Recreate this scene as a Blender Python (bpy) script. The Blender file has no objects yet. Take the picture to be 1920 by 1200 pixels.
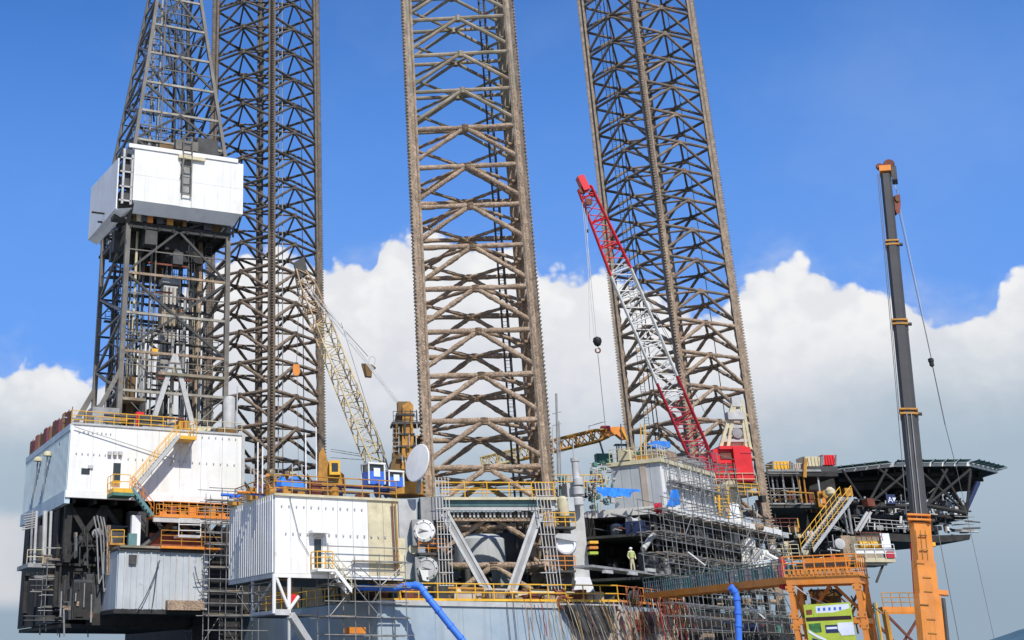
import bpy, math, random
import numpy as np
from mathutils import Vector, Matrix, noise
R = math.radians
rnd = random.Random(7)
sc = bpy.context.scene
COL = sc.collection

# ------------------------------------------------------------------ camera
F, CX, CY, PIT, CZ = 2292.5, 520.8, 276.1, R(23.0233), 1.7      # focal length and centre in photo pixels
cp, sp = math.cos(PIT), math.sin(PIT)
cam = bpy.data.objects.new('camera', bpy.data.cameras.new('camera'))
COL.objects.link(cam)
cam.location = (0, 0, CZ); cam.rotation_euler = (R(90) + PIT, 0, 0)
cam.data.sensor_width = 36; cam.data.lens = F / 1920 * 36
cam.data.shift_x = (960 - CX) / 1920; cam.data.shift_y = -(600 - CY) / 1920
cam.data.clip_start = 1; cam.data.clip_end = 30000
sc.camera = cam
# ------------------------------------------------------------------ light
SUN_EL = R(46); SUN_AZ = math.atan2(.27, -.963)                    # azimuth from +Y towards +X
SDIR = Vector((math.sin(SUN_AZ) * math.cos(SUN_EL), math.cos(SUN_AZ) * math.cos(SUN_EL), math.sin(SUN_EL)))
sun = bpy.data.objects.new('sun', bpy.data.lights.new('sun', 'SUN'))
COL.objects.link(sun)
sun.data.energy = 4.6; sun.data.angle = R(.5); sun.data.color = (1, .95, .87)
sun.rotation_euler = (-SDIR).to_track_quat('-Z', 'Y').to_euler()
sc.view_settings.view_transform = 'Standard'; sc.view_settings.look = 'None'
sc.view_settings.exposure = 0.0; sc.view_settings.gamma = 1

def ray(u, v):
    a = (u - CX) / F; b = (CY - v) / F
    return Vector((a, cp - b * sp, sp + b * cp))

def make_world():
    w = bpy.data.worlds.new('World'); sc.world = w; w.use_nodes = True
    nt = w.node_tree; nt.nodes.clear(); L = nt.links.new
    def N(t, **k):
        n = nt.nodes.new(t)
        for a, b in k.items(): setattr(n, a, b)
        return n
    def M(op, a, b=None, c=None):
        n = N('ShaderNodeMath', operation=op)
        for i, x in enumerate((a, b, c)):
            if x is None: continue
            if isinstance(x, (int, float)): n.inputs[i].default_value = x
            else: L(x, n.inputs[i])
        return n.outputs[0]
    def mr(x, a, b, c=0., d=1., sm=True):
        n = N('ShaderNodeMapRange', interpolation_type='SMOOTHSTEP' if sm else 'LINEAR', clamp=True)
        L(x, n.inputs[0])
        for i, q in enumerate((a, b, c, d)): n.inputs[i + 1].default_value = q
        return n.outputs[0]
    def mix(f, a, b):
        n = N('ShaderNodeMix', data_type='RGBA')
        if isinstance(f, float): n.inputs[0].default_value = f
        else: L(f, n.inputs[0])
        for i, x in ((6, a), (7, b)):
            if isinstance(x, tuple): n.inputs[i].default_value = (*x, 1)
            else: L(x, n.inputs[i])
        return n.outputs[2]
    sky = N('ShaderNodeTexSky', sky_type='NISHITA', sun_disc=False, sun_elevation=SUN_EL, sun_rotation=SUN_AZ,
            air_density=1.0, dust_density=.3, ozone_density=3.0, altitude=0)
    tc = N('ShaderNodeTexCoord'); d = tc.outputs['Generated']
    sep = N('ShaderNodeSeparateXYZ'); L(d, sep.inputs[0])
    az = M('ARCTAN2', sep.outputs[0], sep.outputs[1]); el = M('ARCSINE', sep.outputs[2])
    # height of the cumulus tops against azimuth
    prof = [(-400, 700), (0, 675), (60, 655), (105, 660), (160, 690), (300, 560), (420, 480), (560, 470), (612, 475), (650, 460), (690, 478), (722, 425),
            (760, 428), (860, 425), (905, 440), (960, 452), (1010, 486), (1060, 488), (1150, 500), (1250, 545), (1330, 560), (1385, 520), (1440, 486), (1500, 476),
            (1560, 490), (1620, 518), (1690, 530), (1740, 562), (1800, 582), (1850, 565), (1875, 505), (1920, 478), (2100, 460), (2500, 600)]
    A0, A1, E0, E1 = -.75, 1.1, .1, .6
    pts = []
    for u, v in prof:
        q = ray(u, v).normalized(); pts.append(((math.atan2(q.x, q.y) - A0) / (A1 - A0), (math.asin(q.z) - E0) / (E1 - E0)))
    fc = N('ShaderNodeFloatCurve'); cv = fc.mapping.curves[0]
    cv.points[0].location = (0, .42); cv.points[1].location = (1, .40)
    for x, y in pts: cv.points.new(x, y)
    for p in cv.points: p.handle_type = 'AUTO'
    fc.mapping.update()
    L(mr(az, A0, A1, 0, 1, False), fc.inputs['Value'])
    top = M('MULTIPLY_ADD', fc.outputs[0], E1 - E0, E0)
    def nz(scale, det, rough=.55, off=0.):
        mp = N('ShaderNodeMapping'); mp.inputs['Location'].default_value = (off, off * .7, off * .3); mp.inputs['Scale'].default_value = (1, 1, 1.5)
        L(d, mp.inputs[0])
        n = N('ShaderNodeTexNoise'); n.inputs['Scale'].default_value = scale; n.inputs['Detail'].default_value = det; n.inputs['Roughness'].default_value = rough
        L(mp.outputs[0], n.inputs['Vector']); return M('SUBTRACT', n.outputs[0], .5)
    def vor(scale, off=0.):
        warp = N('ShaderNodeTexNoise'); warp.inputs['Scale'].default_value = scale * .9; warp.inputs['Detail'].default_value = 3
        L(d, warp.inputs['Vector'])
        vm = N('ShaderNodeVectorMath', operation='MULTIPLY_ADD'); L(warp.outputs['Color'], vm.inputs[0]); vm.inputs[1].default_value = (.7 / scale,) * 3; L(d, vm.inputs[2])
        n = N('ShaderNodeTexVoronoi', feature='SMOOTH_F1'); n.inputs['Scale'].default_value = scale; n.inputs['Smoothness'].default_value = .3
        L(vm.outputs[0], n.inputs['Vector']); return M('SUBTRACT', .45, n.outputs[0])
    v1, v2, v3, n1 = vor(24), vor(62), vor(150), nz(9, 8, .6)
    bump = M('ADD', M('ADD', M('MULTIPLY', v1, .022), M('MULTIPLY', v2, .013)), M('ADD', M('MULTIPLY', n1, .03), M('MULTIPLY', v3, .006)))
    dist = M('SUBTRACT', M('ADD', top, bump), M('ADD', el, .005))                 # >0 inside the cloud
    mask = mr(dist, -.002, .006)
    wisp = mr(M('ADD', M('MULTIPLY', dist, 3.), M('MULTIPLY', nz(14, 6, .6, 3), 1.1)), -.12, .45, 0, .45)
    mask = M('MAXIMUM', mask, M('MULTIPLY', wisp, mr(dist, -.06, .0)))
    # inside: bright tops, softly modelled, passing into the grey-blue haze beneath
    lump = M('ADD', M('MULTIPLY', M('ADD', v1, M('MULTIPLY', v2, .5)), .6), M('MULTIPLY', nz(7, 7, .6, 5), 1.3))
    depth = M('ADD', dist, M('MULTIPLY', lump, .06))
    WHITE, GREY, BLUE, LOW = (.90, .90, .91), (.70, .72, .78), (.40, .50, .60), (.315, .41, .51)
    c = mix(mr(depth, .02, .10, 0, .7), WHITE, GREY)
    c = mix(mr(M('ADD', M('MULTIPLY', v1, .7), M('ADD', M('MULTIPLY', v2, .5), M('MULTIPLY', nz(30, 5, .6, 20), .8))), .12, -.28, 0, .38), c, (.60, .64, .72))
    c = mix(mr(M('ADD', el, M('MULTIPLY', nz(5, 6, .6, 9), .13)), .225, .125), c, BLUE)
    c = mix(mr(M('ADD', el, M('MULTIPLY', nz(4, 4, .5, 12), .05)), .12, .03), c, LOW)
    # a paler bank low on the left
    bank = M('MULTIPLY', mr(M('ADD', az, M('MULTIPLY', nz(9, 6, .6, 31), .12)), -.13, -.22), M('MULTIPLY', mr(M('ADD', el, M('MULTIPLY', nz(8, 6, .6, 15), .05)), .115, .098), mr(el, .035, .05)))
    c = mix(M('MULTIPLY', bank, .75), c, (.74, .73, .75))
    STR = .10
    sc_ = N('ShaderNodeVectorMath', operation='SCALE'); L(c, sc_.inputs[0]); sc_.inputs['Scale'].default_value = 1 / STR
    tint = N('ShaderNodeMix', data_type='RGBA', blend_type='MULTIPLY'); tint.inputs[0].default_value = 1
    L(sky.outputs[0], tint.inputs[6]); tint.inputs[7].default_value = (SKYT[0], SKYT[1], SKYT[2], 1)
    blue = mix(mr(el, .62, .20, 0, .80), tint.outputs[2], (.165 / STR, .365 / STR, .87 / STR))
    veil = M('MULTIPLY', mr(nz(3.2, 7, .6, 41), -.05, .25), .09)
    blue = mix(veil, blue, (.62 / STR, .70 / STR, .88 / STR))
    fin = mix(mask, blue, sc_.outputs[0])
    bg = N('ShaderNodeBackground'); bg.inputs['Strength'].default_value = STR; L(fin, bg.inputs[0])
    out = N('ShaderNodeOutputWorld'); L(bg.outputs[0], out.inputs[0])
SKYT = (.46, 1.03, 1.74)
make_world()

# ------------------------------------------------------------------ materials
MATS = {}
def mat(name, col, rough=.55, metal=0., rust=0., rcol=(.16, .06, .025), var=.12, scale=1.2, bump=.0, streak=0., bscale=6., spec=.4, speck=0., alt=None, alts=.35, alta=.8):
    m = bpy.data.materials.new(name); m.use_nodes = True; nt = m.node_tree; L = nt.links.new
    b = nt.nodes['Principled BSDF']; b.inputs['Roughness'].default_value = rough; b.inputs['Metallic'].default_value = metal
    b.inputs['Specular IOR Level'].default_value = spec
    g = nt.nodes.new('ShaderNodeNewGeometry'); pos = g.outputs['Position']
    def nz(sca, det, stretch=None):
        v = pos
        if stretch:
            mp = nt.nodes.new('ShaderNodeMapping'); mp.inputs['Scale'].default_value = stretch; L(pos, mp.inputs[0]); v = mp.outputs[0]
        n = nt.nodes.new('ShaderNodeTexNoise'); n.inputs['Scale'].default_value = sca; n.inputs['Detail'].default_value = det; n.inputs['Roughness'].default_value = .62
        L(v, n.inputs['Vector']); return n.outputs[0]
    def mr(x, a, b_, c=0., d=1.):
        n = nt.nodes.new('ShaderNodeMapRange'); L(x, n.inputs[0])
        for i, q in enumerate((a, b_, c, d)): n.inputs[i + 1].default_value = q
        return n.outputs[0]
    def mix(f, a, c, bt='MIX'):
        n = nt.nodes.new('ShaderNodeMix'); n.data_type = 'RGBA'; n.blend_type = bt
        if isinstance(f, float): n.inputs[0].default_value = f
        else: L(f, n.inputs[0])
        for i, x in ((6, a), (7, c)):
            if isinstance(x, tuple): n.inputs[i].default_value = (*x[:3], 1)
            else: L(x, n.inputs[i])
        return n.outputs[2]
    dark = tuple(c * (1 - var * 2.2) for c in col); lite = tuple(min(1, c * (1 + var)) for c in col)
    c = mix(mr(nz(scale, 6), .3, .7), dark, lite)
    if alt: c = mix(mr(nz(alts, 5), .42, .60, 0., alta), c, alt)
    if speck: c = mix(mr(nz(9, 4), .52, .62, 0., speck), c, tuple(min(.9, x * 1.9 + .05) for x in col))
    if streak: c = mix(mr(nz(1., 5, (1.6, 1.6, .12)), .5, .72, 0., streak), c, tuple(x * .45 + rc * .3 for x, rc in zip(col, rcol)))
    if rust: c = mix(mr(nz(scale * 2.3, 7), .5 + .16 * (1 - rust), .62 + .16 * (1 - rust), 0., min(1., .5 + rust)), c, rcol)
    L(c, b.inputs['Base Color'])
    if bump:
        bp = nt.nodes.new('ShaderNodeBump'); bp.inputs['Strength'].default_value = bump; bp.inputs['Distance'].default_value = .06
        L(nz(bscale, 5), bp.inputs['Height']); L(bp.outputs[0], b.inputs['Normal'])
    MATS[name] = m; return m
mat('white', (.80, .79, .76), .5, rust=.07, rcol=(.42, .30, .18), var=.04, streak=.28, scale=.6, alt=(.70, .69, .61), alta=.6)
mat('white_wall', (.82, .81, .79), .55, rust=.08, rcol=(.45, .33, .20), var=.04, streak=.40, scale=.5, bump=.25, bscale=1.2, alt=(.72, .71, .62), alts=.22, alta=.7)
mat('shaded_wall', (.47, .57, .61), .6, rust=.05, var=.06, streak=.3, scale=.5, bump=.08)  # white end wall with its bluish shade put into the colour
mat('panel_wall', (.78, .79, .79), .5, var=.05, streak=.2, scale=.6)
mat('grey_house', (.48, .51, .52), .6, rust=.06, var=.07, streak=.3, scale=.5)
mat('light_grey', (.50, .50, .48), .6, rust=.12, var=.1, streak=.3)
mat('steel_grey', (.30, .30, .29), .55, rust=.15, var=.15)
mat('derrick_grey', (.22, .20, .165), .5, rust=.4, rcol=(.20, .10, .055), var=.25, scale=1.2, alt=(.10, .095, .085), alts=.6)
mat('girt_paint', (.36, .33, .27), .5, rust=.4, rcol=(.22, .12, .07), var=.2, scale=1.0)
mat('dark_steel', (.065, .064, .06), .6, rust=.25, rcol=(.10, .05, .03), var=.2)
mat('under_shade', (.036, .034, .031), .8, rust=.1, var=.25, rcol=(.05, .035, .025))  # near-black base puts the deep shade under the decks into the colour
mat('black', (.025, .025, .027), .5, var=.2)
mat('dark_grey', (.07, .072, .075), .5, var=.2)
mat('growth', (.37, .27, .185), .9, rust=.4, alt=(.22, .155, .10), alts=.5, alta=.85, rcol=(.22, .135, .085), var=.25, scale=1.6, bump=.9, bscale=9, speck=.55)
mat('leg_clean', (.34, .28, .20), .6, rust=.5, rcol=(.27, .11, .05), var=.25, scale=.7, bump=.2, alt=(.17, .16, .10), alts=.5)
mat('leg_dark', (.135, .112, .085), .65, rust=.5, rcol=(.20, .085, .04), var=.3, scale=.9, bump=.3, alt=(.07, .063, .056), alts=.35)
mat('growth_dark', (.24, .175, .12), .9, rust=.4, rcol=(.12, .075, .05), var=.3, scale=1.6, bump=.9, bscale=9, speck=.5, alt=(.12, .095, .075), alts=.4)
mat('leg_mid', (.26, .20, .14), .7, rust=.5, rcol=(.23, .09, .045), var=.28, scale=.6, bump=.4, alt=(.11, .09, .072), alts=.35)
mat('rack', (.34, .265, .19), .7, rust=.35, rcol=(.26, .14, .08), var=.25, scale=1.8, bump=.6, speck=.3)
mat('rack_dark', (.16, .125, .09), .7, rust=.4, rcol=(.22, .12, .07), var=.25, scale=1.4, bump=.5)
mat('hull_blue', (.33, .42, .49), .5, rust=.12, rcol=(.30, .17, .09), var=.06, scale=.4, streak=.4, bump=.2, bscale=1, alt=(.42, .46, .46), alts=.2, alta=.6)
mat('hull_pink', (.52, .44, .36), .6, rust=.3, rcol=(.32, .12, .06), var=.12, scale=.5, streak=.5)
mat('yellow', (.80, .44, .04), .5, rust=.1, var=.12)
mat('ochre', (.50, .24, .04), .55, rust=.25, rcol=(.14, .06, .02), var=.2)
mat('brown_paint', (.17, .095, .025), .5, rust=.3, rcol=(.10, .05, .02), var=.2, scale=1.0)
mat('orange', (.76, .25, .025), .5, rust=.2, rcol=(.30, .10, .04), var=.14, scale=.8, streak=.35, alt=(.66, .27, .08), alts=.5, alta=.6)
mat('rust_red', (.20, .06, .035), .7, rust=.2, var=.25)
mat('red', (.72, .025, .03), .4, rust=.04, var=.08)
mat('pink_red', (.48, .025, .045), .5, rust=.1, var=.1)
mat('blue', (.04, .16, .62), .45, var=.1)
mat('hose_blue', (.05, .20, .78), .5, var=.08, scale=2.5, bump=.3, bscale=3)
mat('tarp_blue', (.03, .22, .72), .6, var=.15, scale=1.5, bump=.8, bscale=3)
mat('teal', (.12, .24, .24), .55, rust=.1, var=.15)
mat('green_net', (.03, .22, .17), .7, var=.2)
mat('green_paint', (.07, .20, .15), .6, var=.2)
mat('boom_tan', (.58, .46, .24), .5, rust=.35, rcol=(.30, .15, .06), var=.2)
mat('beige', (.62, .55, .36), .5, rust=.22, rcol=(.30, .13, .05), var=.12)
mat('boom_tip', (.46, .32, .18), .6, rust=.5, rcol=(.30, .13, .05), var=.25)
mat('crane_grey', (.06, .06, .058), .55, var=.12, scale=.5)
mat('cable', (.13, .13, .13), .5, var=.05)
mat('light_cable', (.55, .55, .53), .5, var=.05)
mat('plank', (.36, .27, .17), .8, var=.25, scale=3)
mat('scaffold', (.27, .265, .25), .4, metal=.2, rust=.2, var=.2)
mat('lime', (.44, .54, .06), .6, var=.08, bump=.4, bscale=1.5)
mat('sign_dark', (.035, .012, .02), .5, var=.1)
mat('sign_white', (.72, .76, .85), .5, var=.05)
mat('sign_green', (.06, .20, .06), .5, var=.3, scale=4)
mat('skin', (.42, .25, .17), .6, var=.05)
mat('hivis', (.45, .52, .16), .7, var=.05)
mat('navy', (.02, .035, .10), .7, var=.1)
mat('concrete', (.46, .45, .42), .9, var=.15, bump=.3)
mat('hill', (.065, .135, .18), .95, var=.12, scale=.01)  # muted blue-green stands in for the haze of distance
mat('window', (.03, .04, .045), .12, var=.1, spec=.8)

# ------------------------------------------------------------------ geometry helpers
O0 = Vector((20.6, 128.5, 0)); A = Vector((.9311, .3647, 0)); NN = Vector((.3647, -.9311, 0)); UP = Vector((0, 0, 1))
CL = Vector((17.1, 103.6, 0)); LL = Vector((-1.54, 143.29, 0)); RL = Vector((46.26, 138.6, 0))
B = Vector((.6407, .7678, 0)); NB = Vector((.7678, -.6407, 0))
EYE = Vector((0, 0, CZ))
def w(s, t, z): return O0 + A * s + NN * t + UP * z               # hull frame: s towards the bow, t towards the near side
def qw(k, q, z): return CL + B * k + NB * q + UP * z              # frame of the slanted bow side
def at(u, v, t=None, s=None, Y=None, z=None, q=None):             # where the sight line of a photo pixel meets a plane of the place
    d = ray(u, v)
    if t is not None: k = (t - (EYE - O0).dot(NN)) / d.dot(NN)
    elif s is not None: k = (s - (EYE - O0).dot(A)) / d.dot(A)
    elif q is not None: k = (q - (EYE - CL).dot(NB)) / d.dot(NB)
    elif Y is not None: k = Y / d.y
    else: k = (z - CZ) / d.z
    return EYE + d * k
WM = {}
def put(o, parent, M):
    COL.objects.link(o)
    if parent is not None:
        o.parent = parent; o.matrix_parent_inverse = WM[parent.name].inverted()
    o.matrix_basis = M; WM[o.name] = M.copy()
    return o
def thing(name, label, cat, loc, group=None, kind=None):
    o = bpy.data.objects.new(name, None); o.empty_display_size = .5
    put(o, None, Matrix.Translation(Vector(loc)))
    o['label'] = label; o['category'] = cat
    if group: o['group'] = group
    return o
def tag(o, label, cat=None, group=None):
    o['label'] = label
    if cat: o['category'] = cat
    if group: o['group'] = group
    return o
class MB:
    def __init__(s): s.v = []; s.f = []
    def add(s, vs, fs):
        n = len(s.v); s.v += [Vector(x) for x in vs]; s.f += [tuple(i + n for i in f) for f in fs]; return s
    def box(s, c, ex, ey, ez):                                     # centre and three half-extent vectors
        c = Vector(c); p = [c + ex * a + ey * b + ez * d for d in (-1, 1) for b in (-1, 1) for a in (-1, 1)]
        return s.add(p, [(0, 2, 3, 1), (4, 5, 7, 6), (0, 1, 5, 4), (2, 6, 7, 3), (0, 4, 6, 2), (1, 3, 7, 5)])
    def abox(s, s0, s1, t0, t1, z0, z1, fr=w):                     # box in the hull frame
        p = [fr(a, b, d) for d in (z0, z1) for b in (t0, t1) for a in (s0, s1)]
        return s.add(p, [(0, 2, 3, 1), (4, 5, 7, 6), (0, 1, 5, 4), (2, 6, 7, 3), (0, 4, 6, 2), (1, 3, 7, 5)])
    def prism(s, poly, vec):
        n = len(poly); vec = Vector(vec); p = [Vector(x) for x in poly] + [Vector(x) + vec for x in poly]
        return s.add(p, [tuple(range(n))[::-1], tuple(range(n, 2 * n))] + [(i, (i + 1) % n, n + (i + 1) % n, n + i) for i in range(n)])
    def tube(s, pts, r, n=8, lump=0., seed=0.):
        pts = [Vector(p) for p in pts]; rings = []
        t0 = (pts[1] - pts[0]).normalized(); up = t0.orthogonal().normalized()
        base = len(s.v)
        for i, p in enumerate(pts):
            a = pts[max(i - 1, 0)]; b = pts[min(i + 1, len(pts) - 1)]; t = (b - a).normalized()
            up = (up - t * up.dot(t)).normalized(); sd = t.cross(up)
            rr = r[i] if isinstance(r, (list, tuple)) else r
            for k in range(n):
                an = 2 * math.pi * k / n; d = up * math.cos(an) + sd * math.sin(an)
                q = rr
                if lump: q = rr * (1 + lump * noise.noise((p + d * rr) * (.8 / max(r if not isinstance(r, (list, tuple)) else r[0], .05)) * .5 + Vector((seed, 0, 0))))
                s.v.append(p + d * q)
        m = len(pts)
        for i in range(m - 1):
            for k in range(n):
                a = base + i * n + k; b_ = base + i * n + (k + 1) % n
                s.f.append((a, b_, b_ + n, a + n))
        s.f.append(tuple(base + k for k in range(n))[::-1]); s.f.append(tuple(base + (m - 1) * n + k for k in range(n)))
        return s
    def lathe(s, c, ax, prof, n=20):                               # prof: (radius, distance along ax)
        ax = Vector(ax).normalized(); u = ax.orthogonal().normalized(); v = ax.cross(u); c = Vector(c); base = len(s.v)
        for r_, h in prof:
            for k in range(n):
                an = 2 * math.pi * k / n; s.v.append(c + ax * h + (u * math.cos(an) + v * math.sin(an)) * max(r_, .001))
        for i in range(len(prof) - 1):
            for k in range(n):
                a = base + i * n + k; b_ = base + i * n + (k + 1) % n
                s.f.append((a, b_, b_ + n, a + n))
        s.f.append(tuple(base + k for k in range(n))[::-1]); s.f.append(tuple(base + (len(prof) - 1) * n + k for k in range(n)))
        return s
    def mesh(s, name, m, org=Vector((0, 0, 0)), smooth=False):
        me = bpy.data.meshes.new(name); me.from_pydata([tuple(v - org) for v in s.v], [], s.f); me.materials.append(MATS[m] if isinstance(m, str) else m)
        if smooth:
            me.shade_smooth(); me.set_sharp_from_angle(angle=R(38))
        return me
    def build(s, name, m, parent=None, smooth=False, kind=None):
        if parent is None:
            org = sum(s.v, Vector()) / len(s.v); org.z = min(v.z for v in s.v)
        else: org = WM[parent.name].to_translation()
        o = bpy.data.objects.new(name, s.mesh(name, m, org, smooth))
        put(o, parent, Matrix.Translation(org))
        if kind: o['kind'] = kind
        return o
def setmats(o, names, fn):
    me = o.data
    for n in names: me.materials.append(MATS[n])
    for p in me.polygons: p.material_index = fn(p)

UNIT = {}
def unit(prof, m, var=0):
    k = (prof, m, var)
    if k in UNIT: return UNIT[k]
    b = MB()
    if prof == 'o': b.tube([(0, 0, 0), (0, 0, 1)], 1, 8)
    elif prof == 'x': b.box((0, 0, .5), Vector((1, 0, 0)), Vector((0, 1, 0)), Vector((0, 0, .5)))
    elif prof == 'I':
        for y in (-1, 1): b.box((0, y * .88, .5), Vector((.75, 0, 0)), Vector((0, .12, 0)), Vector((0, 0, .5)))
        b.box((0, 0, .5), Vector((.1, 0, 0)), Vector((0, .76, 0)), Vector((0, 0, .5)))
    elif prof == 'g':                                              # a pipe thick with marine growth
        rr = random.Random(var + 31); n = 10; mseg = 22
        pts = [(0, 0, i / mseg) for i in range(mseg + 1)]
        rad = [1.0 + .10 * rr.uniform(-1, 1) + .08 * math.sin(i * .9 + var) for i in range(mseg + 1)]
        b.tube(pts, rad, n)
        for v in b.v:
            q = 1 + .17 * noise.noise(Vector((v.x * 1.7 + var * 9, v.y * 1.7, v.z * 26)))
            v.x *= q; v.y *= q
    me = b.mesh({'o': 'pipe', 'x': 'bar', 'I': 'girder', 'g': 'crusted_pipe'}[prof], m, smooth=prof in 'og')
    UNIT[k] = me; return me
def bar(parent, name, p0, p1, r, m, prof='o', var=0, r2=None, roll=None):
    p0 = Vector(p0); p1 = Vector(p1); d = p1 - p0; L = d.length
    if L < 1e-4: return None
    z = d / L
    ref = UP if roll is None else Vector(roll)
    if abs(z.dot(ref)) > .98: ref = A if roll is None else UP
    y = (ref - z * ref.dot(z)).normalized(); x = y.cross(z)
    Rm = Matrix((x, y, z)).transposed().to_4x4()
    M = Matrix.Translation(p0) @ Rm @ Matrix.Diagonal((r, r if r2 is None else r2, L, 1))
    o = bpy.data.objects.new(name, unit(prof, m, var)); return put(o, parent, M)
BOXM = {}
def boxo(parent, name, c, ex, ey, ez, m, org=None):                # box part
    return MB().box(c, Vector(ex), Vector(ey), Vector(ez)).build(name, m, parent)
def hbox(parent, name, s0, s1, t0, t1, z0, z1, m, fr=w):
    return MB().abox(s0, s1, t0, t1, z0, z1, fr).build(name, m, parent)
def rail(parent, pts, m='yellow', h=1.1, sp_=1.6, n=2, r=.035, toe=False, name='railing'):
    pts = [Vector(p) for p in pts]; b = MB()
    for i in range(len(pts) - 1):
        for k in range(1, n + 1):
            o = UP * h * k / n; b.tube([pts[i] + o, pts[i + 1] + o], r, 6)
        if toe:
            d = (pts[i + 1] - pts[i]).normalized(); sd = d.cross(UP) * .01
            b.box((pts[i] + pts[i + 1]) / 2 + UP * .08, (pts[i + 1] - pts[i]) / 2, sd, UP * .08)
    ro = b.build(name, m, parent)
    for i in range(len(pts) - 1):
        d = pts[i + 1] - pts[i]; k = max(1, round(d.length / sp_))
        for j in range(k + (i == len(pts) - 2)):
            p = pts[i] + d * j / k; bar(ro, 'post', p, p + UP * h, r, m)
    return ro
def stairs(parent, p0, p1, wid, ms='steel_grey', mr_='yellow', step=.28, name='stair', railh=1.0, sr=.16):
    """p0 foot, p1 head, wid: vector across the flight"""
    p0 = Vector(p0); p1 = Vector(p1); wid = Vector(wid); d = p1 - p0; hd = Vector((d.x, d.y, 0)).normalized()
    st = MB()
    for o in (Vector(), wid): st.box((p0 + p1) / 2 + o, d / 2, wid.normalized() * .03, UP * sr)
    so = st.build(name, ms, parent)
    n = max(3, int(abs(d.z) / step))
    for i in range(1, n):
        c = p0 + d * i / n + wid / 2; boxo(so, 'step', c, hd * .13, wid / 2 * .96, UP * .02, ms)
    for o in (Vector(), wid):
        b = MB(); b.tube([p0 + o + UP * railh, p1 + o + UP * railh], .035, 6); b.tube([p0 + o + UP * railh * .5, p1 + o + UP * railh * .5], .03, 6)
        ro = b.build('handrail', mr_, so)
    k = max(2, int(d.length / 1.3))
    for o in (Vector(), wid):
        for i in range(k + 1):
            p = p0 + d * i / k + o; bar(so, 'post', p, p + UP * railh, .03, mr_)
    return so
def ladder(parent, p0, p1, side, m='steel_grey', wd=.5, r=.035, cage=False):
    side = Vector(side).normalized() * wd / 2; p0 = Vector(p0); p1 = Vector(p1); b = MB()
    for s_ in (-1, 1): b.tube([p0 + side * s_, p1 + side * s_], r, 5)
    n = max(2, int((p1 - p0).length / .32))
    for i in range(n):
        p = p0 + (p1 - p0) * (i + .5) / n; b.tube([p - side, p + side], r * .6, 4)
    if cage:
        fw = side.cross(p1 - p0).normalized() * .55
        for i in range(int((p1 - p0).length / 1.0)):
            p = p0 + (p1 - p0).normalized() * (i + .5)
            b.tube([p + side, p + side + fw * .7, p + fw * 1.2, p - side + fw * .7, p - side], .02, 4)
    return b.build('ladder', m, parent)
def sag(p0, p1, drop, n=10):
    p0 = Vector(p0); p1 = Vector(p1)
    return [p0 + (p1 - p0) * i / n - UP * drop * 4 * (i / n) * (1 - i / n) for i in range(n + 1)]
def rope(parent, name, p0, p1, r=.03, m='cable', drop=0., n=8):
    if drop: return MB().tube(sag(p0, p1, drop, n), r, 5).build(name, m, parent, True)
    return bar(parent, name, p0, p1, r, m)
def loft(parent, name, quad0, quad1, m):                           # solid between two quads (lists of four points)
    p = [Vector(x) for x in quad0] + [Vector(x) for x in quad1]
    return MB().add(p, [(3, 2, 1, 0), (4, 5, 6, 7), (0, 1, 5, 4), (1, 2, 6, 5), (2, 3, 7, 6), (3, 0, 4, 7)]).build(name, m, parent)
def disc(parent, name, c, ax, prof, m, n=28): return MB().lathe(c, ax, prof, n).build(name, m, parent, True)
def clutter(parent, s0, s1, t0, t1, z0, z1, n, seed, mats, fr=w):
    """small deck gear: cabinets, pipes, drums, valves"""
    q = random.Random(seed)
    for i in range(n):
        s_ = q.uniform(s0, s1); t_ = q.uniform(t0, t1); z_ = z0; m = q.choice(mats); k = q.random()
        if k < .34:
            a, b_, c = q.uniform(.25, .9), q.uniform(.25, .7), q.uniform(.3, 1) * (z1 - z0) * .5
            hbox(parent, 'cabinet', s_ - a, s_ + a, t_ - b_, t_ + b_, z_ + .02 * q.random(), z_ + 2 * c, m, fr)
        elif k < .62:
            zz = q.uniform(z0 + .3, z1); a = q.uniform(.8, 3); v = [fr(s_ - a, t_, zz), fr(s_ + a, t_, zz), fr(s_ + a, t_, z0)]
            MB().tube(v, q.uniform(.05, .14), 7).build('pipe', m, parent)
        elif k < .8:
            r_ = q.uniform(.2, .55); h = q.uniform(.5, 1) * (z1 - z0)
            MB().lathe(fr(s_, t_, z_), UP, [(r_ * .9, 0), (r_, .05), (r_, h * .85), (r_ * .6, h * .97), (.05, h)], 12).build('tank', m, parent, True)
        else:
            zz = z0 + q.uniform(.3, .7) * (z1 - z0); r_ = q.uniform(.2, .5)
            MB().lathe(fr(s_, t_, zz), q.choice([A, NN]), [(r_, -.4), (r_, -.33), (r_ * .6, -.3), (r_ * .6, .3), (r_, .33), (r_, .4)], 12).build('drum', m, parent, True)
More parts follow.
